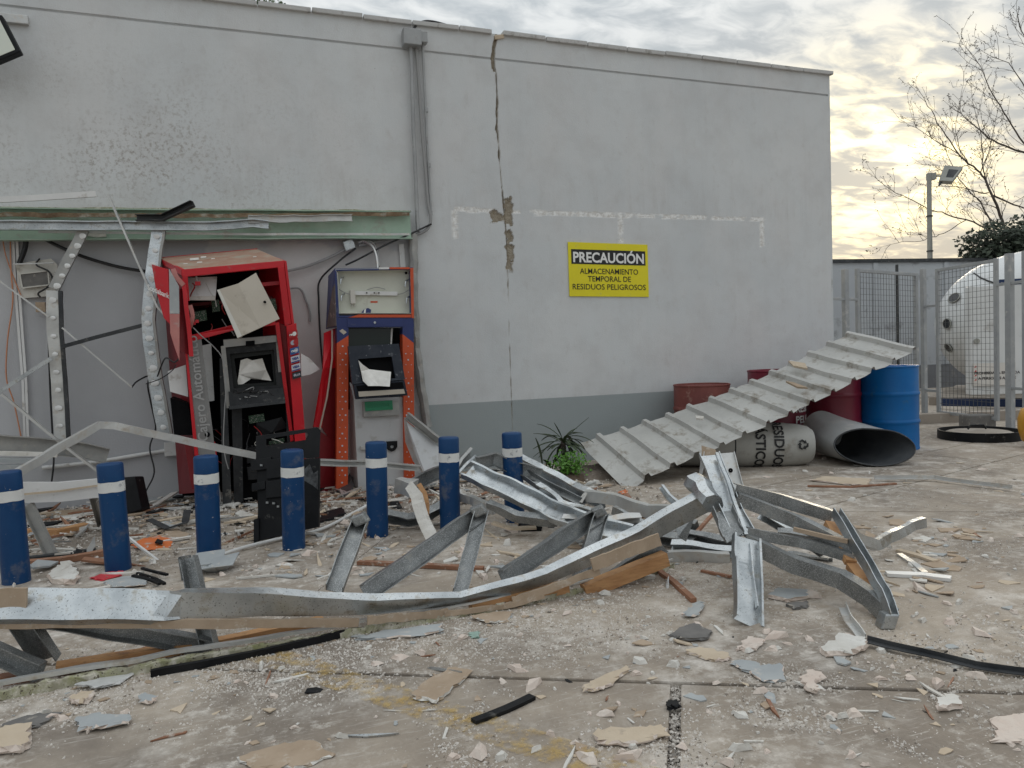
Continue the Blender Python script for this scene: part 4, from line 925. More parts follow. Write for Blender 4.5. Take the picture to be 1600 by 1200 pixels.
# inside the header
plate('ballast_box', P3([(291,434,.70),(339,432,.70),(337,462,.72),(292,463,.72)]), 'white_paint', ra, .02)
plate('ballast_front', P3([(292,463,.74),(337,462,.74),(336,469,.74),(293,469,.74)]), 'box_white', ra, .05)
obj('lamp_holder', MB().tube(P3([(305,428,.76),(309,440,.78)]), .008, 6), 'white_paint', ra)
obj('lamp_cap', MB().obox(W(309,443,.78), (.02,0,0), (0,.015,0), (0,0,.015)), 'bank_red', ra)
obj('curved_flap', MB().sweep(bezier(P3([(297,477,.88),(301,492,.90),(299,505,.90),(297,512,.88)]), 4), rprof(.03,.006), (0,-1,0), step=.03), 'pink_plate', ra)
for px, py in ((303,505),(308,502),(300,504)): obj('rivet_block', MB().obox(W(px,py,.86), (.012,0,0), (0,.012,0), (0,0,.012)), 'bank_red', ra)
bp = plate('beige_panel', P3([(339,453,.98),(372,443,.99),(400,426,.95),(437,498,1.02),(407,512,1.04),(374,527,1.06)]), 'cabinet_beige', ra, .012, bevel=.002)
plate('panel_rim', P3([(339,453,.985),(343,452,.985),(378,525,1.065),(371,528,1.065)]), 'box_white', bp, .035)
obj('panel_lock', MB().lathe([(.010,-.003),(.010,.01),(.001,.01)], 10, Matrix.Translation(W(414,472,1.01)) @ FW.to_track_quat('-Z','Y').to_matrix().to_4x4()), 'cavity', bp)
# grey fascia with words
ct_, cb_ = (W(304,527,.84), W(322,712,.82))
fa = plate('fascia_strip', P3([(291,541,.84),(314,525,.84),(337,712,.82),(346,785,.80),(318,785,.80),(309,712,.82)]), 'fascia_grey', ra, .012)
plate('fascia_edge', P3([(289,545,.845),(292,541,.845),(310,712,.825),(304,712,.825)]), 'bank_red', ra, .012)
plate('fascia_edge_right', P3([(331,692,.80),(336,690,.80),(339,712,.80),(334,712,.80)]), 'bank_red', ra, .012)
plate('lower_flank', P3([(287,686,.8),(300,684,.8),(307,764,.78),(300,764,.78)]), 'bank_red_dark', ra, .012)
ud = (W(306,560,.86)-W(320,686,.845)).normalized(); rd = V((ud.z, 0, -ud.x))
vf = text_mesh('Cajero Automático', .105, .0012, 'LEFT'); org = W(319,690,.848)
obj('lettering', put_text(MB(), ([(a, b) for a, b in vf[0]], vf[1]), lambda a, b: org + ud*a + (-rd)*b + V((0, -a*.018, 0))), 'text_grey', fa)
obj('burn_hole', MB().lathe([(.022,0),(.001,0)], 9, Matrix.Translation(W(324,679,.85)) @ FW.to_track_quat('-Z','Y').to_matrix().to_4x4()), 'cavity', fa)
plate('white_side_panel', P3([(262,580,.78),(290,570,.76),(294,620,.76),(266,612,.78)]), 'white_paint', ra, .01)
plate('crumpled_sheet', P3([(315,540,.70),(330,537,.66),(335,626,.66),(322,628,.70)]), 'white_paint', ra, .008)
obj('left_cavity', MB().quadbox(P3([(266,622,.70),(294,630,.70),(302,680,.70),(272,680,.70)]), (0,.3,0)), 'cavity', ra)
# card logos strip
ls = plate('logo_strip', P3([(447.5,509,.87),(463,505,.86),(478,690,.78),(478,740,.76),(462,740,.77),(461,690,.79)]), 'bank_red', ra, .02, bevel=.002)
for nm, c in (('logo_red',(.42,.02,.025)),('logo_pale',(.40,.42,.50)),('logo_blue',(.02,.10,.30)),('logo_white',(.55,.57,.62)),('logo_black',(.02,.025,.03)),('logo_orange',(.70,.25,.06)),('visa_blue',(.02,.04,.22))): mk(nm, c, None, 5, .4)
lu, lv = (W(463,505,.875)-W(447.5,509,.885)).normalized(), (W(447.5,509,.885)-W(461,690,.805)).normalized()
for k, (y_, m_) in enumerate(((522,'logo_red'),(535,'logo_red'),(548,'logo_blue'),(561,'logo_white'),(574,'logo_white'),(586,'logo_black'))):
    c_ = W(458+k*1.15, y_, .885-.006*k)
    st_ = obj('card_sticker', MB().quadbox([c_-lu*.036-lv*.026, c_+lu*.036-lv*.026, c_+lu*.036+lv*.026, c_-lu*.036+lv*.026], (0,.006,0)), m_, ls)
    def circ(u, v, r, mt, d): obj('roundel', MB().add([c_+lu*(u+r*math.cos(q*math.pi/8))+lv*(v+r*math.sin(q*math.pi/8))-V((0,d,0)) for q in range(16)], [tuple(range(16))]), mt, st_)
    def word(s_, sz, u, v, mt): obj('lettering', put_text(MB(), text_mesh(s_, sz, .0012), lambda a, b: c_+lu*(a+u)+lv*(b+v)-V((0,.004,0))), mt, st_)
    if k == 0: circ(.010,0,.017,'print_white',.003); word('red', .026, -.012, 0, 'print_white')
    elif k == 1: circ(-.008,0,.019,'logo_pale',.003); circ(.012,0,.017,'logo_red',.0035)
    elif k == 2: circ(.012,0,.018,'logo_pale',.003); word('Cirrus', .02, -.002, 0, 'print_white')
    elif k in (3, 4): word('VISA', .026, 0, .004, 'visa_blue'); obj('stripe', MB().quadbox([c_-lu*.034-lv*.024-V((0,.003,0)), c_+lu*.034-lv*.024-V((0,.003,0)), c_+lu*.034-lv*.016-V((0,.003,0)), c_-lu*.034-lv*.016-V((0,.003,0))], (0,.001,0)), 'visa_blue', st_)
    else: word('PLUS', .022, .004, 0, 'logo_pale'); circ(-.016,.004,.010,'logo_pale',.003)
plate('torn_paper', P3([(470,552,.5),(484,560,.45),(500,577,.42),(485,585,.45),(471,588,.5)]), 'white_paint', ra, .006)
# monitor, keyboard, safe
mf = [(348,530),(432,523),(446,629),(357,638)]
mo = empty('x', (0,0,0), 'x', 'x'); bpy.data.objects.remove(mo)
def quad_ring(name, outer, inner, mat, parent, thick):
    n = len(outer); m_ = MB(); dv = V((0,thick,0))
    m_.add([*outer, *inner, *[p+dv for p in outer], *[p+dv for p in inner]],
           [(i, (i+1) % n, n+(i+1) % n, n+i) for i in range(n)] + [(2*n+i, 3*n+i, 3*n+(i+1) % n, 2*n+(i+1) % n) for i in range(n)]
           + [(i, 2*n+i, 2*n+(i+1) % n, (i+1) % n) for i in range(n)] + [(n+i, n+(i+1) % n, 3*n+(i+1) % n, 3*n+i) for i in range(n)])
    return obj(name, m_, mat, parent)
mon = quad_ring('monitor_frame', P3([(x, y, .78) for x, y in mf]), P3([(359,553,.78),(428,546,.78),(432,602,.78),(365,607,.78)]), 'machine_dark', ra, .12)
mk('screen_edge', (.012,.014,.014), None, 5, .5, spec=.3)
quad_ring('screen_bezel', P3([(357,551,.74),(430,544,.74),(434,604,.74),(362,609,.74)]), P3([(366,560,.74),(424,553,.74),(428,597,.74),(372,601,.74)]), 'screen_edge', mon, .03)
plate('screen_back', P3([(362,555,.68),(430,549,.68),(434,604,.68),(368,608,.68)]), 'cavity', mon, .02)
plate('screen_film', P3([(376,563,.725),(386,560,.728),(394,563,.72),(410,560,.728),(416,578,.72),(424,595,.728),(408,593,.70),(392,592,.69),(380,600,.715),(370,602,.72),(373,585,.72)]), 'film', mon, .003)
plate('top_bar', P3([(349,531,.80),(432,524,.80),(433,534,.80),(350,543,.80)]), 'steel_grey', mon, .03)
plate('top_label', P3([(384,533,.805),(398,532,.805),(398,540,.805),(384,541,.805)]), 'cavity', mon, .004)
plate('side_bar', P3([(345,541,.80),(352,540,.80),(362,637,.78),(354,638,.78)]), 'steel_grey', mon, .03)
plate('side_bar', P3([(431,535,.79),(438,534,.79),(446,628,.77),(439,628,.77)]), 'steel_grey', mon, .03)
kb = MB(); 
for k in range(18):
    a0 = rnd.uniform(365,436); y0_ = rnd.uniform(612,630); obj('torn_wire', MB().tube(bezier(P3([(a0,y0_,.80),(a0+rnd.uniform(-10,10),y0_+rnd.uniform(-10,4),.82),(a0+rnd.uniform(-18,18),y0_+rnd.uniform(-3,8),.80)]), 4), .004, 4), 'cable_grey' if k % 3 == 0 else 'cable_black', mon)
plate('keyboard_tray', P3([(357,612,.80),(442,606,.80),(446,629,.84),(359,639,.84)]), 'machine_dark', mon, .02)
plate('tray_lip', P3([(357,635,.85),(446,626,.85),(446,630,.85),(358,640,.85)]), 'dark_steel', mon, .02)
plate('safe_edge', P3([(362,640,.74),(378,638,.74),(380,785,.72),(366,787,.72)]), 'machine_dark', ra, .05)
plate('safe_edge', P3([(343,560,.72),(352,556,.72),(362,787,.70),(348,787,.70)]), 'dark_steel', ra, .04)
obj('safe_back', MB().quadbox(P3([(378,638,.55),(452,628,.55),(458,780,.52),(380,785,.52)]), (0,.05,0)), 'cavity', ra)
plate('safe_rail', P3([(446,629,.76),(452,628,.76),(460,780,.70),(453,782,.70)]), 'machine_dark', ra, .04)
plate('burnt_sheet', P3([(400,662,.74),(440,652,.78),(450,668,.72),(425,676,.78),(403,684,.72)]), 'black_plastic', ra, .008)
cable('wire', P3([(302,512,.90),(315,525,.90),(335,543,.88),(348,562,.86),(353,600,.86),(351,640,.84),(349,690,.82),(352,715,.82),(357,733,.82)]), .0045, 'cable_grey', None, parent=ra)
cable('wire', P3([(246,588,.70),(258,560,.9),(272,566,.95),(280,560,.95)]), .006, 'cable_black', None, parent=ra)
cable('wire', P3([(228,600,.50),(250,592,.7),(268,580,.85),(275,570,.95)]), .004, 'cable_black', None, parent=ra)
for px, py, s_ in ((304,407,.035),(312,411,.02),(333,405,.014),(398,402,.014),(318,403,.022),(290,413,.016)):
    f_ = (py-403-(401-389)/151*0)/1.0
    # land each crumb on the sloping roof plane
    rA, rB, rC = W(250,403,.22), W(401,389,.22), W(443,407,.84); n_ = (rB-rA).cross(rC-rA).normalized(); d_ = ray(px, py); t_ = (rA-CAM).dot(n_)/d_.dot(n_); q_ = CAM + d_*t_
    o_ = obj('plaster_crumb', MB().obox(q_+V((0,0,s_*.25)), (s_,0,.1*s_), (0,s_*.7,0), (0,.2*s_,s_*.3)), 'plaster_white', bevel=s_*.2); tag(o_, 'white plaster crumb lying on the red machine roof', 'fragment', 'plaster crumbs on the red machine')

# torn wiring, boards and soot inside
mk('circuit', (.02,.07,.035), (.04,.10,.05), 30, .5, speck=(.35,.34,.3), speck_size=.14, sscale=120)
mk('wire_red', (.35,.02,.02), None, 5, .5); mk('wire_white', (.55,.54,.5), None, 5, .5)
Rw = random.Random(77)
for k in range(26):
    a0, y0_ = Rw.uniform(300, 430), Rw.choice((Rw.uniform(440,515), Rw.uniform(640,700))); of_ = Rw.uniform(.55,.78)
    q_ = [(a0, y0_, of_)]
    for j in range(3): q_.append((q_[-1][0]+Rw.uniform(-14,14), q_[-1][1]+Rw.uniform(2,16), of_+Rw.uniform(-.04,.06)))
    obj('torn_wire', MB().tube(bezier(P3(q_), 4), Rw.choice((.003,.004,.005)), 4), Rw.choice(('cable_black','cable_black','wire_white','wire_red','cable_grey')), ra)
for q_, of_ in ((((300,488),(322,484),(324,500),(302,504)),.62),(((408,470),(430,466),(433,484),(411,488)),.66),(((388,650),(412,646),(414,658),(390,662)),.66),(((420,690),(444,684),(446,700),(422,706)),.64),(((330,470),(342,468),(344,486),(332,488)),.55)):
    plate('circuit_board', P3([(x, y, of_) for x, y in q_]), 'circuit', ra, .006)
for q_, of_ in ((((384,700),(450,690),(452,712),(386,724)),.64),(((386,730),(454,724),(455,744),(388,750)),.66)):
    plate('cassette', P3([(x, y, of_) for x, y in q_]), 'machine_dark', ra, .12)
# ------------------------------------------------------------------ the blue and orange cash machine
mk('blue_panel', (.016,.030,.13), (.022,.038,.15), 5, .4, dirt=(.10,.11,.17), dirt_amt=.08, dscale=9)
mk('orange_panel', (.60,.085,.022), (.53,.075,.02), 5, .5, dirt=(.30,.10,.06), dirt_amt=.12, dscale=8)
mk('lightbox_white', (.66,.67,.58), (.58,.59,.51), 3, .6, dirt=(.48,.46,.38), dirt_amt=.12, dscale=5)
mk('bezel', (.012,.017,.028), (.025,.03,.042), 9, .5, dirt=(.26,.27,.29), dirt_amt=.05, dscale=24, spec=.3)
mk('safe_white', (.56,.565,.57), (.50,.505,.51), 4, .45, 0, .0006, 50, dirt=(.40,.39,.37), dirt_amt=.1, dscale=7)
mk('slot_green', (.02,.22,.10), (.03,.26,.13), 6, .4)
ob = empty('cash_machine', V((W(590,768,.5).x, -.3, 0)), 'blue and orange cash machine with its lightbox open and screen torn', 'cash machine')
OF = .50
# lightbox
quad_ring('lightbox_rim', P3([(523,420,OF),(645,418,OF),(646,496,OF),(527,496,OF)]), P3([(526,423,OF),(642,421,OF),(643,493,OF),(530,493,OF)]), 'blue_panel', ob, .09)
lbx = plate('lightbox_back', P3([(527,426,OF-.085),(641,424,OF-.085),(642,491,OF-.085),(531,491,OF-.085)]), 'lightbox_white', ob, .01)
for q_ in (((524,421),(645,419),(641,424.5),(528,426.5)),((529,489.5),(643,489.5),(645,494),(528,494)),((524,421),(528,427),(532,490),(528,494)),((645,419),(641,425),(642,490),(645,494))):
    plate('lightbox_wall', [W(*q_[0],OF+.001), W(*q_[1],OF+.001), W(*q_[2],OF-.084), W(*q_[3],OF-.084)], 'lightbox_white', ob, .003)
plate('orange_edge', P3([(641,418.5,OF+.006),(646,418.5,OF+.006),(647,497,OF+.006),(643,497,OF+.006)]), 'orange_panel', ob, .005)
plate('orange_edge', P3([(560,491.5,OF+.006),(642,491.5,OF+.006),(642,496,OF+.006),(545,496,OF+.006)]), 'orange_panel', ob, .005)
plate('orange_edge', P3([(609,417.5,OF+.007),(640,417.5,OF+.007),(640,420.5,OF+.007),(609,420.5,OF+.007)]), 'orange_panel', ob, .005)
plate('white_edge', P3([(592,417.8,OF+.007),(608,417.6,OF+.007),(608,420.5,OF+.007),(592,420.8,OF+.007)]), 'white_paint', ob, .005)
for px, py in ((534,438),(535,464),(635,442),(637,468)):
    obj('tube_clip', MB().tube(bezier([W(px+3,py-5,OF-.07), W(px-1,py-2,OF-.03), W(px-2,py+6,OF-.02)], 4), .007, 6), 'zinc', lbx)
obj('ballast', MB().obox(W(551,464,OF-.06), (.022,0,0), (0,.02,0), (0,0,.06)), 'box_white', lbx, bevel=.004)
for dx in (-.01, .01): obj('ballast_pin', MB().obox(W(552,477,OF-.06)+V((dx,0,0)), (.004,0,0), (0,.006,0), (0,0,.014)), 'box_white', lbx)
obj('ballast_bar', MB().sweep(P3([(553,458,OF-.07),(621,459,OF-.07)]), rprof(.02,.035), (0,0,1)), 'white_paint', lbx, bevel=.003)
for px in (573,585,592): obj('screw', MB().obox(W(px,457.5,OF-.055), (.005,0,0), (0,.004,0), (0,0,.005)), 'cavity', lbx)
cable('wire', P3([(530,452,OF-.06),(538,457,OF-.05),(548,460,OF-.05)]), .003, 'cable_grey', None, parent=lbx)
cable('wire', P3([(621,460,OF-.05),(630,458,OF-.05),(639,453,OF-.05)]), .003, 'cable_grey', None, parent=lbx)
cable('wire', P3([(573,453,OF-.06),(588,449,OF-.05),(602,452,OF-.06)]), .003, 'cable_grey', None, parent=lbx)
plate('orange_tag', P3([(579,470.5,OF-.082),(590,470.5,OF-.082),(590,473,OF-.082),(579,473,OF-.082)]), 'orange_panel', lbx, .003)
plate('blue_scrap', P3([(563,491,OF-.03),(568,484,OF-.03),(575,481,OF-.03),(580,484,OF-.03),(579,491,OF-.03)]), 'blue_panel', lbx, .004)
plate('white_scrap', P3([(568,491,OF-.026),(569,484,OF-.026),(572,482.5,OF-.026),(571,491,OF-.026)]), 'print_white', lbx, .003)
obj('knockout', MB().lathe([(.012,0),(.001,0)], 10, Matrix.Translation(W(634.5,426.5,OF-.078)) @ FW.to_track_quat('-Z','Y').to_matrix().to_4x4()), 'cavity', lbx)
plate('left_flank', P3([(513,431,.20),(523,421,OF),(526,511,OF),(509,514,.2)]), 'blue_panel', ob, .008)
plate('flank_print', P3([(519.5,450,.445),(523,444,OF+.004),(525,509,OF+.004),(510,512,.23)]), 'board_dark', ob, .004)
plate('top_cover', P3([(513,431,.20),(523,419.5,OF),(645,417.5,OF),(640,424,.2)]), 'blue_panel', ob, .008)
bb = plate('blue_band', P3([(526,496.5,OF),(646,496.5,OF),(647,511,OF),(527,512,OF)]), 'blue_panel', ob, .05)
plate('band_face', P3([(543,498,OF+.006),(630,497.5,OF+.006),(630,510,OF+.006),(543,511,OF+.006)]), 'blue_panel', ob, .006)
obj('band_lock', MB().lathe([(.010,-.012),(.010,.01),(.001,.01)], 10, Matrix.Translation(W(586,504,OF+.008)) @ FW.to_track_quat('-Z','Y').to_matrix().to_4x4()), 'zinc', ob)
for side, x0, x1, x0b, x1b, yb in (('l',526.5,544.5,525.5,543.5,767),('r',629,646,632,648,752)):
    if side == 'l': tp, di = [(x0,512,OF),(x1,512,OF),(x1,524,OF),(x0,536,OF)], [(x0,536,OF),(x1,524,OF),(x1b,yb,OF),(x0b,yb,OF)]
    else: tp, di = [(x0,511,OF),(x1+.5,511,OF),(x1+.5,536,OF),(x0,522,OF)], [(x0,522,OF),(x1+.5,536,OF),(x1b,yb,OF),(x0b,yb,OF)]
    plate('pillar_cap', P3(tp), 'blue_panel', ob, .12); pi = plate('pillar', P3(di), 'orange_panel', ob, .12)
    # printed dots
    k = 0
    for r_ in range(24):
        for f_ in ((.28, .78) if r_ % 2 else (.5,)):
            yy = 541 + r_*9.6 + (2 if r_ % 3 else 0)
            if yy > yb-6: continue
            t_ = (yy-530)/(yb-530); xx = x0 + (x0b-x0)*t_ + ((x1-x0)*(1-t_)+(x1b-x0b)*t_)*f_
            rr_ = rnd.choice((.004,.006,.008)); c_ = W(xx, yy, OF+.003)
            obj('dot', MB().add([c_+V((rr_*math.cos(q*math.pi/4), 0, rr_*math.sin(q*math.pi/4))) for q in range(8)], [tuple(range(8))]), 'logo_white', pi)
plate('cap_sticker', P3([(530,517,OF+.003),(535,514,OF+.003),(542,519,OF+.003),(537,523,OF+.003)]), 'cabinet_beige', ob, .002)
mk('dark_glass', (.012,.022,.020), None, 5, .12)
plate('display_glass', P3([(545,513,OF-.10),(611,513,OF-.10),(609,545,OF-.10),(545,545,OF-.10)]), 'dark_glass', ob, .01)
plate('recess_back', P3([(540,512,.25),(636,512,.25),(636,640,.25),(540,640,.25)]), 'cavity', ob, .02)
plate('glass_edge', P3([(611,513,OF-.09),(614,513,OF-.09),(612,540,OF-.09),(610,540,OF-.09)]), 'white_paint', ob, .01)
bz = quad_ring('screen_bezel', P3([(544,541,OF+.14),(623,537,OF+.14),(633,593,OF+.20),(550,600,OF+.20)]), P3([(560,561,OF+.16),(612,557,OF+.16),(618,591,OF+.19),(566,596,OF+.19)]), 'bezel', ob, .05)
plate('screen_well', P3([(556,558,OF+.10),(616,554,OF+.10),(622,592,OF+.13),(562,597,OF+.13)]), 'cavity', bz, .01)
plate('bezel_tag', P3([(576,545,OF+.145),(592,544,OF+.145),(592.5,550,OF+.15),(576.5,551,OF+.15)]), 'cabinet_beige', bz, .003)
plate('torn_screen', P3([(560,563,OF+.19),(566,569,OF+.20),(577,577,OF+.18),(611,581,OF+.19),(609,604,OF+.24),(592,603,OF+.24),(575,603,OF+.24),(567,595,OF+.22),(564,580,OF+.20)]), 'film', bz, .004)
plate('tray', P3([(552,601,OF+.20),(632,594,OF+.20),(637,618,OF+.19),(556,624,OF+.19)]), 'bezel', ob, .05)
plate('tray_slot', P3([(557,603,OF+.204),(629,597,OF+.204),(631,606,OF+.204),(559,611,OF+.204)]), 'cavity', ob, .004)
plate('tray_ledge', P3([(560,612,OF+.208),(631,608,OF+.208),(633,615,OF+.208),(561,620,OF+.208)]), 'cabinet_beige', ob, .006)
SF = .46
sb2 = plate('safe_door', P3([(553,624,SF),(630,620,SF),(632,764,SF),(560,770,SF)]), 'safe_white', ob, .05, bevel=.004)
plate('safe_side', P3([(545,594,.22),(553,624,SF),(560,770,SF),(547,762,.22)]), 'safe_white', ob, .02)
obj('safe_foot', MB().box((W(562,770,SF).x, -SF+.02, 0), (W(630,765,SF).x, -.12, .05)), 'cavity', ob)
cs = plate('card_unit', P3([(567,628,SF+.05),(624,625,SF+.05),(624,649,SF+.05),(568,652,SF+.05)]), 'steel_grey', ob, .06, bevel=.004)
quad_ring('green_bezel', P3([(570,628,SF+.062),(613,625.5,SF+.062),(614,640,SF+.062),(571,642.5,SF+.062)]), P3([(575,632,SF+.062),(608,630,SF+.062),(608,635,SF+.062),(575,637,SF+.062)]), 'slot_green', cs, .012)
plate('slot_light', P3([(575,632,SF+.055),(608,630,SF+.055),(608,635,SF+.055),(575,637,SF+.055)]), 'slot_green', cs, .004)
lk_ = MB().quadbox(P3([(603,690,SF+.02),(621,689,SF+.02),(621,698,SF+.02),(618,703,SF+.02),(612,706,SF+.02),(606,703,SF+.02),(603,698,SF+.02)]), (0,.02,0)); lko = obj('lock_cover', lk_, 'black_plastic', ob, bevel=.003)
obj('lock', MB().lathe([(.013,-.01),(.013,.006),(.001,.006)], 12, Matrix.Translation(W(612.5,698,SF+.022)) @ FW.to_track_quat('-Z','Y').to_matrix().to_4x4()), 'zinc', lko)
obj('handle', MB().sweep(P3([(563,700,SF+.02),(580,699,SF+.02),(601,698,SF+.02)]), rprof(.02,.035), (0,0,1)), 'zinc_dusty', ob, bevel=.003)
obj('dial', MB().lathe([(.022,-.01),(.022,.012),(.001,.012)], 14, Matrix.Translation(W(599,698,SF+.03)) @ FW.to_track_quat('-Z','Y').to_matrix().to_4x4()), 'steel_grey', ob)
# the crushed red panel between the two machines
cr_ = empty('crushed_red_panel', V((W(508,760,.3).x, -.3, 0)), 'crushed dark red kiosk panel wedged between the two machines', 'panel')
plate('upper_face', P3([(507,520,.36),(526,512,.30),(524,575,.40),(505,576,.50)]), 'bank_red', cr_, .01)
plate('fold', P3([(505,576,.50),(516,572,.44),(503,668,.44),(490,667,.46)]), 'bank_red', cr_, .01)
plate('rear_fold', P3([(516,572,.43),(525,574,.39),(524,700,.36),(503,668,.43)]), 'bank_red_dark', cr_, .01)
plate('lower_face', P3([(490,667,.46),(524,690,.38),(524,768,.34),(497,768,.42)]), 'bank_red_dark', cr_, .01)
obj('bent_edge', MB().tube(P3([(519,516,.38),(519,560,.44),(511,620,.48),(500,668,.48),(496,700,.47)]), .008, 6), 'cabinet_beige', cr_)
# crumpled white sheet and channel right of the machine
cw = empty('crumpled_sheet', V(W(665,748,.75).xyz[:2]+(0.12,)) if False else W(668,748,.8), 'bent white metal sheet leaning beside the orange pillar machine', 'sheet')
plate('face', P3([(634,657,.70),(686,699,.86),(687,748,.95),(668,750,.95),(650,712,.82)]), 'safe_white', cw, .006)
plate('folded_side', P3([(631,655,.66),(635,657,.70),(650,712,.82),(664,744,.93),(645,720,.72),(633,690,.66)]), 'zinc_dusty', cw, .006)
bar('top_channel', P3([(637,648,.68),(687,688,.86)]), cprof(.05,.06,.004), 'steel_grey', None, parent=cw, step=.05, warp=.006)
# the upright black panel behind the bollards
bk0 = G(452,846); bkd = dep(bk0)
def BP(x, y): return D(x, y, bkd + (846-y)/180*.16)
bpn = empty('screen_board', (bk0.x, bk0.y, 0), 'upright black plastic panel with a slot near its top, behind a bollard', 'panel')
quad_ring('frame', [BP(*q) for q in ((400,682),(496,668),(501,672),(499,715),(400,722))], [BP(*q) for q in ((416,686),(478,676),(482,679),(478,688),(416,697))], 'black_plastic', bpn, .03)
plate('body', [BP(*q) for q in ((401,722.5),(499,715.5),(498,823),(470,829),(400,846),(403,800))], 'black_plastic', bpn, .03)
for q_, nm in ((((393,720),(425,713),(426,731),(394,736)),'clip'),(((395,755),(416,751),(416,763),(395,767)),'clip'),(((398,812),(406,808),(406,842),(398,848)),'clip'),(((417,752),(442,748),(442,775),(417,778)),'raised_pad'),(((418,718),(440,715),(440,745),(418,748)),'raised_pad')):
    plate(nm, [BP(*q)-FW*.022 for q in q_], 'black_plastic', bpn, .02, bevel=.003)
mk('scuff', (.09,.095,.10), (.012,.012,.014), 30, .5)
plate('scuffed_patch', [BP(*q)-FW*.003 for q in ((474,735),(484,725),(490,740),(497,735),(497,765),(488,758),(474,750))], 'scuff', bpn, .003)
for px, py in ((411,726),(430,785),(437,790),(420,784)): obj('screw', MB().obox(BP(px,py)-FW*.03, RT*.008, UP*.006, FW*.006), 'zinc', bpn)
# ------------------------------------------------------------------ bollards
BL = [((20,915),'at the free end of the row, beside the white channel'), ((183,893),'with the black speaker box behind it'), ((327,872),'before the grey lettered flank of the red machine'),
      ((460,859),'standing before the upright black panel'), ((586,831),'before the white safe door'), ((700,822),'beside the bent white metal sheet'), ((803,813),'at the plant end of the row')]
def bollard_mesh():
    H_, R_ = .615, .069
    b = MB().lathe([(R_,-.01),(R_,H_*.735)], 28)
    b2 = MB().lathe([(R_,H_*.735),(R_,H_*.83)], 28)
    c = MB().lathe([(R_,H_*.83),(R_,H_-.012),(R_-.003,H_-.004),(R_-.010,H_),(.001,H_+.002)], 28)
    return b, b2, c
proto = None
for i, (px, l_) in enumerate(BL):
    p = G(*px); p = V((p.x, -2.28 + (p.y+2.28)*.35, 0)); 
    if proto is None:
        e = empty('bollard', (0,0,0), 'x', 'bollard'); b, b2, c = bollard_mesh()
        obj('shaft', b, 'bollard_blue', e, smooth=40)
        w_ = obj('white_band', b2, 'bollard_white', e, smooth=40)
        for v in w_.data.vertices: v.co.x *= 1.012; v.co.y *= 1.012
        for v in w_.data.vertices:
            v.co.z += .0035*noise.noise(v.co*40)
        obj('cap', c, 'bollard_blue', e, smooth=40); proto = e
    else: e = copy_tree(proto)
    e.location = p; e.rotation_euler = (rnd.uniform(-.03,.03), rnd.uniform(.0,.035), rnd.uniform(0,6.28))
    tag(e, 'blue bollard with white band, ' + l_, 'bollard', 'row of blue bollards')

# ------------------------------------------------------------------ the long bent truss in the foreground
def uprof(h, w, t=.004, lip=0.0): return [(v, u) for u, v in cprof(w, h, t, lip)]
TOCAM = -FW
tr = empty('bent_truss', G(500,992), 'long galvanised roof truss lying bent across the forecourt before the bollards', 'truss')
TC = [D(-70,943,2.72), D(0,943,2.75), D(150,943,2.80), D(238,944,2.84), D(285,945,2.865), D(440,947,2.99), D(590,948,3.15), D(720,941,3.30), D(855,905,3.44), D(1000,842,3.60), D(1112,782,3.70)]
TOC = V((-FW.x, -FW.y, 0)).normalized()
obj('top_chord', MB().sweep(TC, cprof(.055,.108,.004,.012,-1), (0,0,1), step=.05, warp=.008, wscale=5, scales=[1.15,1.15,1.15,1.12,1,.9,.72,.6,.7,.95,1.05], ups=[V((0,0,1))+TOC*k for k in (-.95,-.95,-.95,-.9,.0,.30,.55,.85,.7,.35,.25)]), 'zinc', tr)
obj('board_scrap', MB().sweep([D(-70,942,2.72)-FW*.008, D(0,941,2.75)-FW*.008, D(45,940,2.766)-FW*.008], rprof(.012,.11), (0,0,1), step=.03, warp=.006, wscale=20), 'cardboard', tr)
obj('board_edge', MB().sweep([D(-70,976,2.72), D(100,974,2.78), D(290,974,2.87), D(440,974,2.99), D(560,972,3.12)], rprof(.02,.034), (0,0,1), step=.04, warp=.006, wscale=14), 'cardboard', tr)
for pts, w_ in (([(575,968,3.11),(640,962,3.20),(700,956,3.27)], .034), ([(695,958,3.26),(790,946,3.36),(850,930,3.42)], .022), ([(800,938,3.37),(860,918,3.43),(935,890,3.50)], .034), ([(925,882,3.47),(975,862,3.53),(1030,842,3.58)], .062)):
    obj('board_strip', MB().sweep([D(*q)-FW*.012 for q in pts], rprof(.012,w_), (0,0,1), step=.02, warp=.006, wscale=24), 'cardboard', tr)
BC = [G(-70,1104), G(0,1092), G(120,1068), G(240,1046), G(370,1023), G(500,1001), G(620,979), G(740,959), G(850,938), G(960,913), G(1052,888)]
BC = [p + V((0,0,.026)) for p in BC]
obj('bottom_chord', MB().sweep([p+V((0,0,.022)) for p in BC], cprof(.022,.016,.004,.0,-1), (0,0,1), step=.05, warp=.010, wscale=6, scales=[1,1,1,.95,.9,.8,.6,.5,.5,.5,.5]), 'zinc_dusty', tr)
obj('corroded_lip', MB().sweep([p + V((0,0,-.016)) - FW*.012 for p in BC], rprof(.022,.040), (0,0,1), step=.02, warp=.016, wscale=26, scales=[1.2,1.2,1.2,1.1,1,1,.8,.7,.6,.6,.6]), 'moss_edge', tr)
obj('timber_batten', MB().sweep([D(88,1044,2.79), D(180,1029,2.88), D(291,1012,2.99), D(344,1004,3.05), D(505,970,3.24)], rprof(.05,.036), (0,0,1), step=.08), 'wood', tr)
obj('timber_batten', MB().sweep([D(-60,1074,2.70), D(55,1054,2.78)], rprof(.05,.036), (0,0,1), step=.08), 'wood_dark', tr)
obj('timber_batten', MB().sweep([D(735,950,3.34), D(886,916,3.52)], rprof(.05,.05), (0,0,1), step=.08), 'wood', tr)
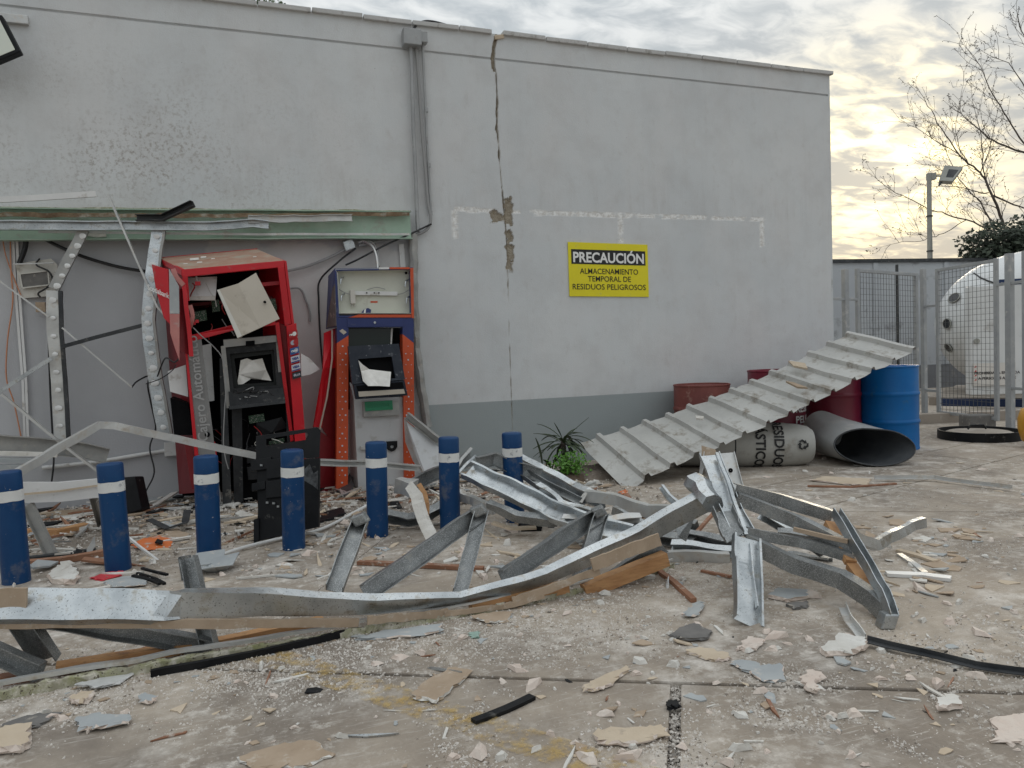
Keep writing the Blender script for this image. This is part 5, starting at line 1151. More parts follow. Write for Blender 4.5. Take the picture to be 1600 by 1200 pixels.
obj('timber_batten', MB().sweep([D(912,924,3.56), D(1040,872,3.70)], rprof(.06,.068), (0,0,1), step=.08), 'wood', tr)
bar('rubber_edge', [G(235,1058)+V((0,0,.014)), G(330,1040)+V((0,0,.014)), G(440,1018)+V((0,0,.014)), G(545,994)+V((0,0,.016))], rprof(.02,.026), 'black_plastic', None, parent=tr, step=.05, warp=.004)
def web(a, b, h=.075, w=.04, mat='zinc_dull', name='web_member', sg=1, up=None, **k):
    u_ = TOCAM if up is None else up
    return obj(name, MB().sweep([a, b] if not isinstance(a, list) else a, uprof(h, w*sg, .004), u_, step=.05, warp=.006, wscale=7, **k), mat, tr)
web(D(38,962,2.79), G(82,1046)+V((0,0,.05)), .085, .045)
web(D(-40,1000,2.76), D(70,1046,2.74), .07, .04)
web(D(70,962,2.84), D(332,1008,3.0), .068, .045)
web(D(297,870,3.06), D(331,1008,2.98), .062, .04)
web(D(564,815,3.45), D(522,925,3.16), .075, .045)
web([D(748,802,3.62), D(690,842,3.5), D(568,928,3.2)], None, .082, .05)
web(D(752,800,3.60), D(718,928,3.36), .07, .05)
web([D(934,803,3.95), D(880,838,3.8), D(782,905,3.50)], None, .085, .05)
web(D(938,802,3.92), D(893,938,3.66), .075, .05)
web(D(1035,850,3.75), D(905,935,3.72), .07, .045)
for q in ((748,797,3.58),(936,799,3.9),(563,811,3.43)):
    c_ = D(*q); obj('crushed_joint', MB().obox(c_, RT*.03+UP*.012, UP*.022-RT*.014, FW*.035), 'zinc_dull', tr, bevel=.008)
for q in ((820,803,3.5),(735,826,3.52)): pass
# ------------------------------------------------------------------ the torn right-hand end of the truss
fr = empty('twisted_truss_end', G(1166,980), 'torn triangular end of the truss standing up on a wide leg', 'truss')
def fbar(name, pts, prof, mat='zinc', up=(0,0,1), **k): return obj(name, MB().sweep([D(*q) for q in pts], prof, up, step=.04, warp=.006, wscale=7, **k), mat, fr)
# crushed hub where the chord ends
obj('crushed_hub', MB().sweep([D(1088,752,3.78), D(1100,768,3.68), D(1118,786,3.60)], [(.055*math.cos(k*math.pi/4), .05*math.sin(k*math.pi/4)) for k in range(8)], (0,0,1), step=.025, warp=.03, wscale=9), 'zinc', fr, smooth=35)
fbar('wide_plate', [(1108,712,3.86),(1125,755,3.72),(1148,810,3.58),(1162,838,3.50)], uprof(.105,.03), 'zinc', TOCAM)
fbar('bright_edge', [(1120,708,3.82),(1137,752,3.66),(1158,815,3.50),(1166,838,3.44)], rprof(.016,.02), 'zinc', TOCAM)
fbar('rear_plate', [(1134,708,4.05),(1150,768,3.95)], uprof(.085,.02), 'zinc_dusty', TOCAM)
obj('plate_hole', MB().lathe([(.013,0),(.001,0)], 10, Matrix.Translation(D(1139,734,4.0)-FW*.03) @ FW.to_track_quat('-Z','Y').to_matrix().to_4x4()), 'cavity', fr)
plate('board_scrap', [D(1096,696,3.95), D(1117,702,3.9), D(1119,714,3.88), D(1097,712,3.93)], 'cardboard', fr, .012)
fbar('torn_fin', [(1098,708,3.95),(1096,735,3.9),(1089,756,3.85)], rprof(.004,.05), 'zinc_dusty', TOCAM)
gp_ = G(1166,978)
obj('wide_leg', MB().sweep([D(1164,842,3.42), D(1164,880,3.34), D(1166,930,3.18), gp_+V((0,0,.004))], uprof(.125,.035,.004,.01), TOCAM, step=.03, warp=.006, wscale=7), 'zinc', fr)
obj('leg_fold', MB().sweep([D(1172,850,3.40), D(1176,900,3.28), D(1183,950,3.12)], rprof(.006,.02), TOCAM, step=.03, warp=.004), 'zinc', fr)
fbar('lower_gusset', [(1128,800,3.60),(1140,830,3.50),(1150,842,3.45)], uprof(.10,.05), 'zinc_dull', TOCAM)
fbar('upper_chord', [(1150,766,3.64),(1220,782,3.68),(1300,808,3.62)], cprof(.05,.06,.004,0,-1), 'zinc_dull')
fbar('inner_strut', [(1152,780,3.60),(1240,815,3.55),(1332,862,3.38)], cprof(.05,.06,.004,0,-1), 'zinc_dull')
fbar('inner_strut', [(1168,834,3.46),(1250,848,3.46),(1335,874,3.34)], cprof(.045,.045,.004,0,-1), 'zinc_dull')
fbar('lower_chord', [(1162,848,3.44),(1240,884,3.36),(1310,908,3.24),(1352,936,3.12),(1384,966,3.03)], cprof(.055,.075,.004,.012,-1), 'zinc_dull')
fbar('end_post', [(1304,806,3.58),(1340,866,3.32),(1378,934,3.08),(1390,970,2.99)], uprof(.036,.05), 'zinc', TOCAM)
ft = G(1386,980); obj('foot', MB().obox(ft+V((0,0,.03)), RT*.028, UP*.03+RT*.01, FW*.03), 'zinc', fr, bevel=.006)
fbar('timber_piece', [(1296,818,3.60),(1313,850,3.46),(1330,880,3.33)], rprof(.05,.03), 'wood', TOCAM)
fbar('timber_piece', [(1331,884,3.33),(1350,910,3.22),(1369,934,3.13)], rprof(.05,.03), 'wood', TOCAM)
fbar('splintered_lath', [(1240,826,3.50),(1290,838,3.44),(1325,845,3.38)], rprof(.02,.018), 'cardboard')
bar('bright_strip', [D(1308,812,3.75), D(1345,842,3.85), D(1372,852,3.92), D(1410,832,4.05), D(1450,815,4.15)], cprof(.03,.055,.003,0,-1), 'zinc', 'shiny torn strip curling away beyond the truss end', 'strip', step=.03, warp=.014, wscale=9)
bar('curled_strip', [D(1036,758,4.5), D(1046,775,4.45), D(1062,790,4.4), D(1085,798,4.35)], cprof(.02,.04,.003), 'zinc', 'small curled zinc strip behind the crushed hub', 'strip', step=.03, warp=.012, wscale=11)
plate_o = plate('dark_flap', [D(1046,800,4.0), D(1088,800,3.95), D(1072,846,3.9), D(1060,838,3.9)], 'zinc_dull', None, .006); plate_o.location.z += 0; tag(plate_o, 'dark bent metal flap hanging below the chord near the hub', 'flap')
# ------------------------------------------------------------------ twisted channels between bollards and sheet
def mid(name, pts, prof, mat, label, up=(0,0,1), cat='channel', **k):
    return bar(name, [D(*q) for q in pts], prof, mat, label, cat, up=up, step=.04, warp=k.pop('warp', .012), wscale=7, **k)
mid('channel', [(730,738,4.95),(790,765,4.80),(850,796,4.62),(930,828,4.30),(985,842,4.15)], uprof(.135,.05,.004,.014), 'zinc', 'wide shiny channel lying across in front of the bollard at the plant end', up=(-.25,-.6,.75))
mid('channel', [(745,724,5.05),(772,716,5.1),(800,728,5.1),(845,742,5.1)], cprof(.05,.09,.004,0,1), 'zinc_dull', 'upright channel end rising behind the wide shiny channel')
mid('channel', [(812,716,5.5),(850,735,5.35),(900,762,5.2),(945,782,5.0)], cprof(.05,.11,.004,.012,1), 'zinc', 'channel running from the plant down to the debris heap', up=(-.2,-.4,.8))
mid('channel', [(820,745,5.1),(870,772,4.95),(912,790,4.8)], uprof(.07,.04), 'zinc_dull', 'dull channel lying below the channel by the plant', up=(-.2,-.5,.7))
mid('channel', [(912,775,4.9),(960,782,4.85),(1010,800,4.7),(1050,800,4.6)], cprof(.05,.075,.004,0,-1), 'zinc_dusty', 'rust marked channel leading towards the corrugated sheet')
mid('channel', [(930,805,4.55),(985,815,4.5),(1035,835,4.35),(1090,845,4.2)], cprof(.06,.06,.004,0,1), 'zinc_dull', 'dark channel under the raised chord', up=(-.1,-.4,.8))
mid('channel', [(1030,868,4.02),(1085,872,3.98),(1140,872,3.95)], cprof(.05,.055,.004,0,-1), 'zinc_dusty', 'pale channel on the ground under the hub')
mid('channel', [(1050,848,4.15),(1095,852,4.1),(1145,858,4.05)], cprof(.05,.05,.004,0,1), 'zinc', 'second pale channel on the ground under the hub, behind the first', up=(0,-.4,.8))
mid('channel', [(640,760,5.25),(668,745,5.3),(690,736,5.35),(735,714,5.45)], cprof(.05,.085,.004,0,1), 'zinc_dull', 'bent channel behind the bollard by the white sheet')
mid('channel', [(600,800,5.05),(640,808,5.0),(668,798,5.0),(690,785,5.05)], cprof(.06,.07,.004,0,1), 'zinc_dull', 'flattened channel on the ground behind the bollards', up=(0,-.5,.8))
mid('split_lath', [(712,735,5.2),(722,716,5.25),(735,700,5.3)], rprof(.02,.045), 'zinc_dusty', 'split pale laths fanning up beside the bollard, steeper one', up=TOCAM, cat='lath')
mid('split_lath', [(716,738,5.15),(728,724,5.2),(742,712,5.25)], rprof(.016,.03), 'zinc', 'split pale laths fanning up beside the bollard, flatter one', up=TOCAM, cat='lath')
mid('bent_flashing', [(640,758,4.75),(652,775,4.7),(658,800,4.65),(668,825,4.6),(676,842,4.55)], rprof(.07,.014), 'plaster_white', 'white plaster crusted flashing curving down between the bollards', up=TOCAM, cat='flashing', warp=.022)
mid('bent_lath', [(656,755,4.8),(663,770,4.76),(667,790,4.72),(667,812,4.68)], rprof(.03,.012), 'wood', 'orange brown lath curving along the white flashing', up=TOCAM, cat='lath')
mid('crushed_box', [(622,760,4.95),(648,765,4.9)], rprof(.10,.10), 'zinc_dusty', 'crushed pale metal box beside the white flashing', cat='box', warp=.03)
mid('bent_sheet', [(915,770,4.86),(906,785,4.84)], rprof(.012,.10), 'plaster_white', 'small pale board standing on edge between the channels', up=TOCAM, cat='board')
# more of the tangle: short bent lengths, each its own piece
TG = [([(760,790,4.75),(810,812,4.6),(868,818,4.5)],.06,'zinc_dull','flattened dark channel length behind the second truss peak'),
      ([(842,758,4.95),(880,786,4.8),(930,800,4.7)],.07,'zinc','shiny channel length crossing the heap below the plant'),
      ([(880,806,4.5),(940,812,4.45),(1000,806,4.45)],.05,'zinc_dusty','pale channel length level across the heap'),
      ([(955,800,4.65),(1000,822,4.5),(1052,838,4.35)],.06,'zinc','shiny channel length pointing at the hub from the heap'),
      ([(985,792,4.85),(1040,806,4.7),(1092,818,4.5)],.055,'zinc_dull','dull channel length behind the raised chord'),
      ([(1060,830,4.25),(1100,836,4.2),(1148,846,4.1)],.06,'zinc_dull','dull channel length just behind the wide leg'),
      ([(700,770,5.0),(735,782,4.95),(770,800,4.8)],.06,'zinc_dusty','pale bent length between two bollards'),
      ([(1175,870,4.1),(1235,868,4.1),(1300,880,3.9)],.05,'zinc_dull','dull channel length lying under the truss end'),
      ([(1190,800,3.95),(1245,830,3.85),(1290,862,3.7)],.05,'zinc','bright strut behind the torn truss end'),
      ([(1215,838,3.75),(1265,842,3.7),(1325,868,3.55)],.04,'zinc_dull','thin dull strut inside the torn truss end')]
for k, (pts, h_, mt_, l_) in enumerate(TG):
    mid('channel', pts, cprof(.04, h_, .004, .01 if k % 2 else 0, 1 if k % 3 else -1), mt_, l_, up=(-.15+.1*(k % 4), -.45, .75), warp=.02)
for pts, w_, mt_, l_ in (([(866,800,4.62),(900,806,4.58),(935,812,4.5)],.05,'cardboard','brown board strip lying on the heap of channels'), ([(978,772,4.95),(990,790,4.85),(1008,808,4.75)],.04,'wood_dark','rusty brown lath lying on the heap of channels'), ([(770,818,4.75),(800,826,4.7),(838,824,4.7)],.05,'plaster_tan','tan broken board below the wide shiny channel')):
    mid('board', pts, rprof(w_, .014), mt_, l_, cat='board', warp=.008)
mk('mound_brown', (.15,.12,.095), (.24,.20,.165), 14, .95, 0, .006, 60, speck=(.5,.46,.42), speck_size=.06, sscale=80)
ep = G(935,742); m = MB(); vs = []; fs = []
for i in range(9):
    for j in range(28):
        a_ = 2*math.pi*j/28; r_ = i/8; p_ = ep + V((1,-.10,0))*(.62*r_*math.cos(a_)) + V((.1,1,0))*(.30*r_*math.sin(a_))
        vs.append(V((p_.x, p_.y, max(.0, .09*(1-r_*r_)+.035*noise.noise(p_*9)*(1-r_)) - (.01 if i == 8 else 0))))
for i in range(8):
    for j in range(28): fs.append((i*28+j, i*28+(j+1) % 28, (i+1)*28+(j+1) % 28, (i+1)*28+j))
m.add(vs, fs); o_ = obj('brown_mound', m, 'mound_brown', smooth=60); tag(o_, 'low brown mound under the low end of the corrugated sheet', 'dirt pile')  # low mound, darker brown than the slabs around it
# ------------------------------------------------------------------ corrugated sheet on the drums
mk('corrugated', (.46,.455,.435), (.58,.575,.55), 2.5, .6, .25, .001, 40, dirt=(.27,.24,.20), dirt_amt=.30, dscale=5, speck=(.66,.63,.58), speck_size=.03, sscale=60)
shA, shB, shC, shD = W(905,693,.70), G(978,762)+V((0,0,.01)), D(1432,546,7.2), D(1327,521,7.9)
NR = 13; prof = []
for k in range(NR):
    b_0 = k/NR; w_ = 1/NR
    prof += [(b_0, 0), (b_0+.35*w_, 0), (b_0+.70*w_, 0), (b_0+.77*w_, .042), (b_0+.92*w_, .042), (b_0+.99*w_, 0)]
prof.append((1.0, 0)); NV = 12
nrm = (shC-shB).cross(shA-shB).normalized(); nrm = nrm if nrm.z > 0 else -nrm
vs = []
for iv in range(NV+1):
    v = iv/NV
    for (u, h_) in prof:
        p = (shB.lerp(shC, u)).lerp(shA.lerp(shD, u), v)
        sag = -.10*math.sin(math.pi*u)*(.5+.5*v) + .014*noise.noise(V((u*7, v*2.2, 1))) + .004*noise.noise(V((u*19, v*6, 4)))
        dent = -.05*math.exp(-((u-.0)/.05)**2)*(1-v)
        crush = 1 - .5*math.exp(-((u-.3)/.1)**2)*abs(noise.noise(V((u*14, v*4, 3))))
        ed = .030*noise.noise(V((u*22, 5, 2)))*(1 if iv in (0, NV) else 0)
        vs.append(p + nrm*(h_*crush + sag + dent) + (shA-shB).normalized()*ed)
m = MB(); n_ = len(prof); N1 = len(vs)
vs2 = vs + [p - nrm*.003 for p in vs]; fs = []
for iv in range(NV):
    for k in range(n_-1):
        a = iv*n_+k; fs.append((a, a+1, a+n_+1, a+n_)); fs.append((N1+a, N1+a+n_, N1+a+n_+1, N1+a+1))
ring = [k for k in range(n_)] + [iv*n_+n_-1 for iv in range(1, NV+1)] + [NV*n_+k for k in range(n_-2, -1, -1)] + [iv*n_ for iv in range(NV-1, 0, -1)]
for i, a in enumerate(ring): b = ring[(i+1) % len(ring)]; fs.append((a, N1+a, N1+b, b))
m.add(vs2, fs); o_ = obj('corrugated_sheet', m, 'corrugated'); tag(o_, 'dirty pale corrugated roof sheet sloping over the drums to the ground', 'roof sheet')
def on_sheet(px, py):
    d = ray(px, py); t = (shB + nrm*0 - CAM).dot(nrm)/d.dot(nrm); return CAM + d*t
for q, mt, l_ in (([(1232,566),(1258,570),(1262,578),(1240,574)], 'plaster_tan', 'splintered tan board scrap lying high on the corrugated sheet'), ([(1228,598),(1240,600),(1262,608),(1246,607)], 'cardboard', 'thin brown splinter lying on the corrugated sheet'), ([(1087,652),(1100,653),(1098,657),(1088,656)], 'plaster_white', 'small white plaster lump lying on the corrugated sheet')):
    o_ = obj('fragment', MB().quadbox([on_sheet(*p)+nrm*.0 for p in q], nrm*.02), mt); tag(o_, l_, 'fragment')
# ------------------------------------------------------------------ drums and bins
mk('drum_blue', (.001,.115,.36), (.002,.135,.40), 4, .38, 0, .0008, 40, dirt=(.03,.13,.27), dirt_amt=.06, dscale=9, spec=.3)
mk('drum_red', (.16,.010,.028), (.20,.014,.034), 4, .4, 0, .0008, 40, dirt=(.12,.02,.03), dirt_amt=.12, dscale=9)
mk('drum_rusty', (.17,.045,.038), (.22,.062,.05), 6, .6, 0, .001, 40, dirt=(.34,.20,.16), dirt_amt=.15, dscale=9)
mk('bin_grey', (.36,.355,.33), (.42,.415,.39), 4, .5, 0, .001, 40, dirt=(.27,.25,.22), dirt_amt=.2, dscale=6)
mk('bin_grey2', (.36,.37,.37), (.44,.45,.45), 4, .4, .1, .001, 40, dirt=(.52,.50,.47), dirt_amt=.2, dscale=6)
def drum(name, c, R_, H_, mat, label):
    e = empty(name, (c.x, c.y, 0), label, 'drum'); pr = [(.001,.012),(R_-.015,.012),(R_-.012,0),(R_+.004,0),(R_+.004,.016),(R_,.022)]
    for z_ in (H_/3, 2*H_/3): pr += [(R_,z_-.03),(R_+.002,z_-.022),(R_+.010,z_-.010),(R_+.011,z_),(R_+.010,z_+.010),(R_+.002,z_+.022),(R_,z_+.03)]
    pr += [(R_,H_-.022)]
    mt = Matrix.Translation((c.x, c.y, .001))
    obj('body', MB().lathe(pr, 44, mt), mat, e, smooth=35)
    obj('rim', MB().lathe([(R_,H_-.022),(R_+.006,H_-.016),(R_+.006,H_-.003),(R_,H_),(R_-.010,H_-.002),(R_-.012,H_-.02)], 44, mt), mat, e, smooth=40)
    obj('lid', MB().lathe([(R_-.012,H_-.02),(.001,H_-.018)], 44, mt), mat, e, smooth=40)
    return e
bc_ = D(1388,640,7.97); drum('oil_drum', bc_, .292, .885, 'drum_blue', 'bright blue steel drum beside the fallen grey bins')
rc = D(1300,640,8.10); rd_ = drum('oil_drum', rc, .292, .885, 'drum_red', 'dark red steel drum next to the blue drum')
rc2 = V((rc.x-.66, rc.y+.10, 0)); rd2 = drum('oil_drum', rc2, .292, .885, 'drum_red', 'dark red lettered steel drum mostly hidden under the corrugated sheet')
pc = D(1097,640,7.85); drum('oil_drum', V((pc.x, min(pc.y, -.30), 0)), .29, .765, 'drum_rusty', 'faded rusty red drum against the wall behind the corrugated sheet')
def wrap(c, R_, ang0, z0):
    def f(a, b):
        th = ang0 + a/R_; return V((c.x + (R_+.006)*math.cos(th), c.y + (R_+.006)*math.sin(th), z0 + b))
    return f
a0 = math.atan2(CAM.y-rc2.y, CAM.x-rc2.x)
_r = ray(1243, 633); _o = CAM-rc2; _A = _r.x**2+_r.y**2; _B = 2*(_o.x*_r.x+_o.y*_r.y); _C = _o.x**2+_o.y**2-.298**2
_dis = _B*_B-4*_A*_C; _t = (-_B-math.sqrt(max(_dis,0)))/(2*_A); _q = _o+_r*_t; aL = math.atan2(_q.y, _q.x)
def subdiv_text(s_, size, bold, **k): return text_mesh(s_, size, bold, **k)
for k, s_ in enumerate(('RESIDUOS', 'PELIGROSOS')):
    obj('lettering', put_text(MB(), text_mesh(s_, .105, .003, 'LEFT'), wrap(rc2, .292, aL, .475-k*.115)), 'print_white', rd2)
# lying bin with words
bA, bB = D(1112,697,7.15), D(1266,690,7.05)
BR = .215; 
def oriented(p, q, side=V((0,0,1))):
    z_ = (q-p).normalized(); x_ = (side - z_*side.dot(z_)).normalized(); y_ = z_.cross(x_)
    mt = Matrix((x_, y_, z_)).transposed().to_4x4(); mt.translation = p; return mt
bA.z = BR+.004; bB.z = BR*.86+.004; bA -= (bB-bA)*.4
LB = (bB-bA).length; mt = oriented(bA, bB)
b1 = empty('waste_bin', ((bA.x+bB.x)/2, (bA.y+bB.y)/2, 0), 'grey cylindrical waste bin fallen over, lettered RESIDUOS PLÁSTICOS', 'waste bin')
obj('body', MB().lathe([(.001,0),(BR,0),(BR*1.0,LB*.55),(BR*.985,LB*.57),(BR*.97,LB*.80),(BR*.95,LB*.83),(BR*.92,LB*.90),(BR*.84,LB*.97),(BR*.70,LB*1.005),(.001,LB*1.02)], 40, mt), 'bin_grey', b1, smooth=35)
obj('hoop', MB().lathe([(BR*1.0,LB*.425),(BR*1.02,LB*.43),(BR*1.0,LB*.435)], 40, mt), 'dark_steel', b1, smooth=40)
obj('hoop', MB().lathe([(BR*.99,LB*.835-.12),(BR*1.0,LB*.84-.12),(BR*.985,LB*.845-.12)], 40, mt), 'bin_grey', b1, smooth=40)
def on_bin(l, th, k=1.012): return mt @ V((BR*k*math.cos(th), BR*k*math.sin(th), l))
# angle of the surface that faces the viewer
midp = bA.lerp(bB, .75); tv = mt.inverted().to_3x3() @ (CAM-midp); th0 = math.atan2(tv.y, tv.x)
sgn = 1 if ((mt.to_3x3() @ V((math.cos(th0+.3), math.sin(th0+.3), 0))).z < (mt.to_3x3() @ V((math.cos(th0-.3), math.sin(th0-.3), 0))).z) else -1
for k, (s_, l0) in enumerate((('RESIDUOS', .735), ('PLÁSTICOS', .605))):
    vf = text_mesh(s_, .125, .003, 'CENTER')
    obj('lettering', put_text(MB(), vf, lambda a, b: on_bin(LB*l0 + b*1.0, th0 + sgn*(a/BR)*.98, 1.015)), 'print_black', b1)
for k in range(3):                               # the recycling mark: three folded arrows
    ca, sa_ = math.cos(k*2*math.pi/3), math.sin(k*2*math.pi/3)
    pts = [(-.016,.030),(.016,.030),(.030,.008),(.040,.014),(.032,-.018),(.006,-.004),(.014,.0),(.004,.016),(-.010,.016)]
    pts = [(x*ca-(y+.012)*sa_, x*sa_+(y+.012)*ca) for x, y in pts]
    obj('recycling_arrow', MB().add([on_bin(LB*.905+y*1.15, th0 + sgn*(x*1.15/BR), 1.0 if y < 0 else .965) for x, y in pts], [tuple(range(len(pts)))]), 'print_black', b1)
# crushed open bin
q0, q1 = D(1284,656,7.62), D(1366,692,6.85)
q0.z = .22; q1.z = .17
b2e = empty('waste_bin', ((q0.x+q1.x)/2, (q0.y+q1.y)/2, 0), 'light grey waste bin lying open mouthed and crushed oval', 'waste bin')
axd = (q1-q0).normalized(); sdv = axd.cross(V((0,0,1))).normalized(); NS, NA = 14, 40
def bin_ring(f, k):
    c = q0.lerp(q1, f); a_ = .24 + .12*f; b_ = .22 - .05*f
    r_ = []
    for j in range(NA):
        th = 2*math.pi*j/NA
        p = c + sdv*(a_*k*math.cos(th)) + V((0,0,1))*(b_*k*math.sin(th))*(1-.12*f*max(0, math.sin(th)))
        p += axd*(.16*f*f*math.cos(th)*-.5 + .08*f*f*-math.sin(th))
        p += noise.noise_vector(p*4)*.014
        r_.append(p)
    return r_
m = MB(); vs = []; fs = []
for i in range(NS+1): vs += bin_ring(i/NS, 1.0)
no = len(vs)
for i in range(NS+1): vs += bin_ring(i/NS, .985)
for i in range(NS):
    for j in range(NA):
        a, b = i*NA+j, i*NA+(j+1) % NA
        fs.append((a, b, b+NA, a+NA)); fs.append((no+a, no+a+NA, no+b+NA, no+b))
for j in range(NA): a, b = NS*NA+j, NS*NA+(j+1) % NA; fs.append((a, b, no+b, no+a))
fs.append(tuple(range(NA))); fs.append(tuple(no+j for j in range(NA)))
mz = min(p.z for p in vs); vs = [p - V((0,0,mz-.002)) for p in vs]
m.add(vs, fs); obj('shell', m, 'bin_grey2', b2e, smooth=45)
rimv = vs[NS*NA:NS*NA+NA]; obj('rim', MB().tube(rimv+[rimv[0]], .008, 6), 'dark_steel', b2e, smooth=60)
mk('bin_inner', (.045,.05,.058), (.075,.08,.085), 5, .6)
so_ = [o for o in b2e.children if o.name.startswith('shell')][0]; so_.data.materials.append(MATS['bin_inner'])
for f in so_.data.polygons: f.material_index = 1 if min(f.vertices) >= no else 0
# ------------------------------------------------------------------ plant
mk('plant_dark', (.035,.055,.025), (.06,.085,.04), 9, .55); mk('plant_bright', (.07,.20,.02), (.12,.28,.035), 9, .5); mk('soil', (.09,.06,.04), (.14,.10,.07), 20, .95, 0, .004, 60)
pg_ = G(880,748); plb = empty('potted_plant', (pg_.x, pg_.y, 0), 'dark strap leaved plant with a bright green clump at its foot, by the wall', 'plant')
obj('soil', MB().lathe([(.26,0),(.2,.05),(.001,.07)], 20, Matrix.Translation(pg_)), 'soil', plb, smooth=60)
Rp = random.Random(4)
def strap(p, d, ln, w, droop):
    n = 7; q = p.copy(); dd = d.normalized(); m_ = MB(); vs = []
    for i in range(n+1):
        sd = dd.cross(V((0,0,1))); sd = sd.normalized() if sd.length > .05 else V((1,0,0)); ww = w*math.sin(math.pi*min(1, .12+.88*(1-i/n)))*.5
        up_ = sd.cross(dd).normalized()
        vs += [q-sd*ww+up_*ww*.35, q-up_*.001, q+sd*ww+up_*ww*.35]; dd = (dd + V((0,0,-droop))).normalized(); q = q + dd*ln/n
    fs = []
    for i in range(n): fs += [(3*i, 3*i+1, 3*i+4, 3*i+3), (3*i+1, 3*i+2, 3*i+5, 3*i+4)]
    return m_.add(vs, fs)
crn = D(880,688,dep(pg_)+.05)
obj('stem', MB().tube([pg_+V((0,0,.03)), crn], [.03,.022], 8), 'bark', plb)
for k in range(40):
    a = Rp.uniform(0, 6.28); el = Rp.uniform(-.3, 1.0)
    obj('leaf', strap(crn+V((0,0,Rp.uniform(-.05,.03))), V((math.cos(a)*math.cos(el), math.sin(a)*math.cos(el), math.sin(el))), Rp.uniform(.16,.32), Rp.uniform(.026,.042), Rp.uniform(.08,.26)), 'plant_dark', plb)
for (x, y) in ((919,651),(866,660)): obj('leaf', strap(crn, D(x, y, dep(crn)-.05)-crn, (D(x, y, dep(crn)-.05)-crn).length, .026, .01), 'plant_dark', plb)
lw = [(845,715),(858,705),(866,720),(852,735)]
for k in range(10):
    c_ = D(850+Rp.uniform(-12,18), 735+Rp.uniform(-6,6), dep(pg_)); obj('leaf', strap(c_, V((Rp.gauss(-.2,.6), Rp.gauss(0,.5), .7)), Rp.uniform(.16,.30), Rp.uniform(.05,.08), .12), 'plant_dark', plb)
m = MB()
for k in range(700):
    c_ = D(888+Rp.gauss(0,14), 726+Rp.gauss(0,9), dep(pg_)-.12+Rp.gauss(0,.06)); s_ = Rp.uniform(.012,.026)
    a = V((Rp.gauss(0,1), Rp.gauss(0,1), Rp.gauss(.2,1))).normalized()*s_; b = a.orthogonal().normalized()*s_*.6
    m.add([c_-a*.4, c_+b, c_+a, c_-b], [(0,1,2,3)])
o_ = obj('bright_foliage', m, 'plant_bright', plb); o_['kind'] = 'stuff'
# ------------------------------------------------------------------ white channel on legs, black box
wc = empty('white_channel', G(90,868), 'white painted channel propped on two slanting grey struts between bollards', 'channel')
obj('channel', MB().sweep([D(20,770,4.55), D(95,769,4.75), D(164,762,4.95)], cprof(.05,.125,.004,.02,-1), (0,0,1), step=.06, warp=.003), 'white_paint', wc)
obj('torn_seam', MB().sweep([D(24,772,4.545)-FW*.03, D(95,767,4.74)-FW*.012, D(160,758,4.93)-FW*.01], rprof(.006,.012), (0,0,1), step=.05, warp=.006), 'plaster_tan', wc)
obj('strut', MB().sweep([D(45,788,4.66), G(83,868)+V((0,0,.005))], uprof(.07,.03), TOCAM, step=.06, warp=.003), 'steel_grey', wc)
obj('strut', MB().sweep([D(150,776,5.0), G(163,824)+V((0,0,.005))], uprof(.06,.03), TOCAM, step=.06), 'steel_grey', wc)
sp = G(206,806); spd = dep(sp)
spk = empty('speaker_box', (sp.x, sp.y, 0), 'small black tapered box standing on the rubble behind a bollard', 'box')
plate('front', [D(190,746,spd), D(211,744,spd), D(222,797,spd-.02), D(192,806,spd-.04)], 'black_plastic', spk, .16, bevel=.012)
# ------------------------------------------------------------------ rubble
RR = random.Random(21)
mk('crumb', (.74,.70,.65), (.58,.53,.48), 40, .95); mk('crumb_dark', (.20,.17,.14), (.30,.26,.22), 40, .95)
def rag(pts, jag=.12, n=5, R_=RR):
    """roughen a polygon outline"""
    o = []
    for i in range(len(pts)):
        a, b = pts[i], pts[(i+1) % len(pts)]; o.append(a); L_ = (b-a).length
        pr = V((-(b-a).y, (b-a).x, 0)).normalized()
        for k in range(1, n): o.append(a.lerp(b, k/n) + pr*R_.gauss(0, jag*L_/n*.9))
    return o
def slabpx(name, px, mat, thick, label, cat='board', lift=.002, tilt=0.0, jag=.14, edge=None):
    P = rag([G(*q) for q in px], jag)
    c = sum(P, V())/len(P); ax = V((RR.gauss(0,1), RR.gauss(0,1), 0)).normalized()
    P = [V((p.x, p.y, lift + max(0, .5*tilt*((p-c).dot(ax)+.08)) )) for p in P]
    P0 = [p + V((RR.gauss(0,.003), RR.gauss(0,.003), 0)) for p in P]
    n_ = len(P0); th = max(.007, thick*.75)
    P1 = [p + V((RR.gauss(0,.006), RR.gauss(0,.006), th*RR.uniform(.35,.6))) for p in P0]
    P2 = [p + (c-p)*RR.uniform(.0,.06) + V((RR.gauss(0,.004), RR.gauss(0,.004), th)) for p in P0]
    m = MB().add(P0+P1+P2, [tuple(range(n_))[::-1], tuple(range(2*n_, 3*n_))] + [(k*n_+i, k*n_+(i+1) % n_, (k+1)*n_+(i+1) % n_, (k+1)*n_+i) for k in (0, 1) for i in range(n_)])
    o = obj(name, m, mat); tag(o, label, cat)
    if mat in ('board_grey','plaster_tan','cardboard','plaster_white'):      # broken gypsum shows along the edges
        o.data.materials.append(MATS['plaster_pink' if mat != 'cardboard' else 'plaster_white'])
        for f in o.data.polygons: f.material_index = 1 if abs(f.normal.z) < .7 else 0
    return o
def stick(name, px, w, h, mat, label, cat='lath', z=.0, up=(0,0,1), warp=.004, z2=None):
    P = [G(*q) for q in px]; n = len(P)-1
    P = [p + V((0,0,h/2+.002+z+((z2-z)*i/n if z2 is not None else 0))) for i, p in enumerate(P)]
    return bar(name, P, rprof(w, h), mat, label, cat, step=.06, warp=warp, wscale=9)
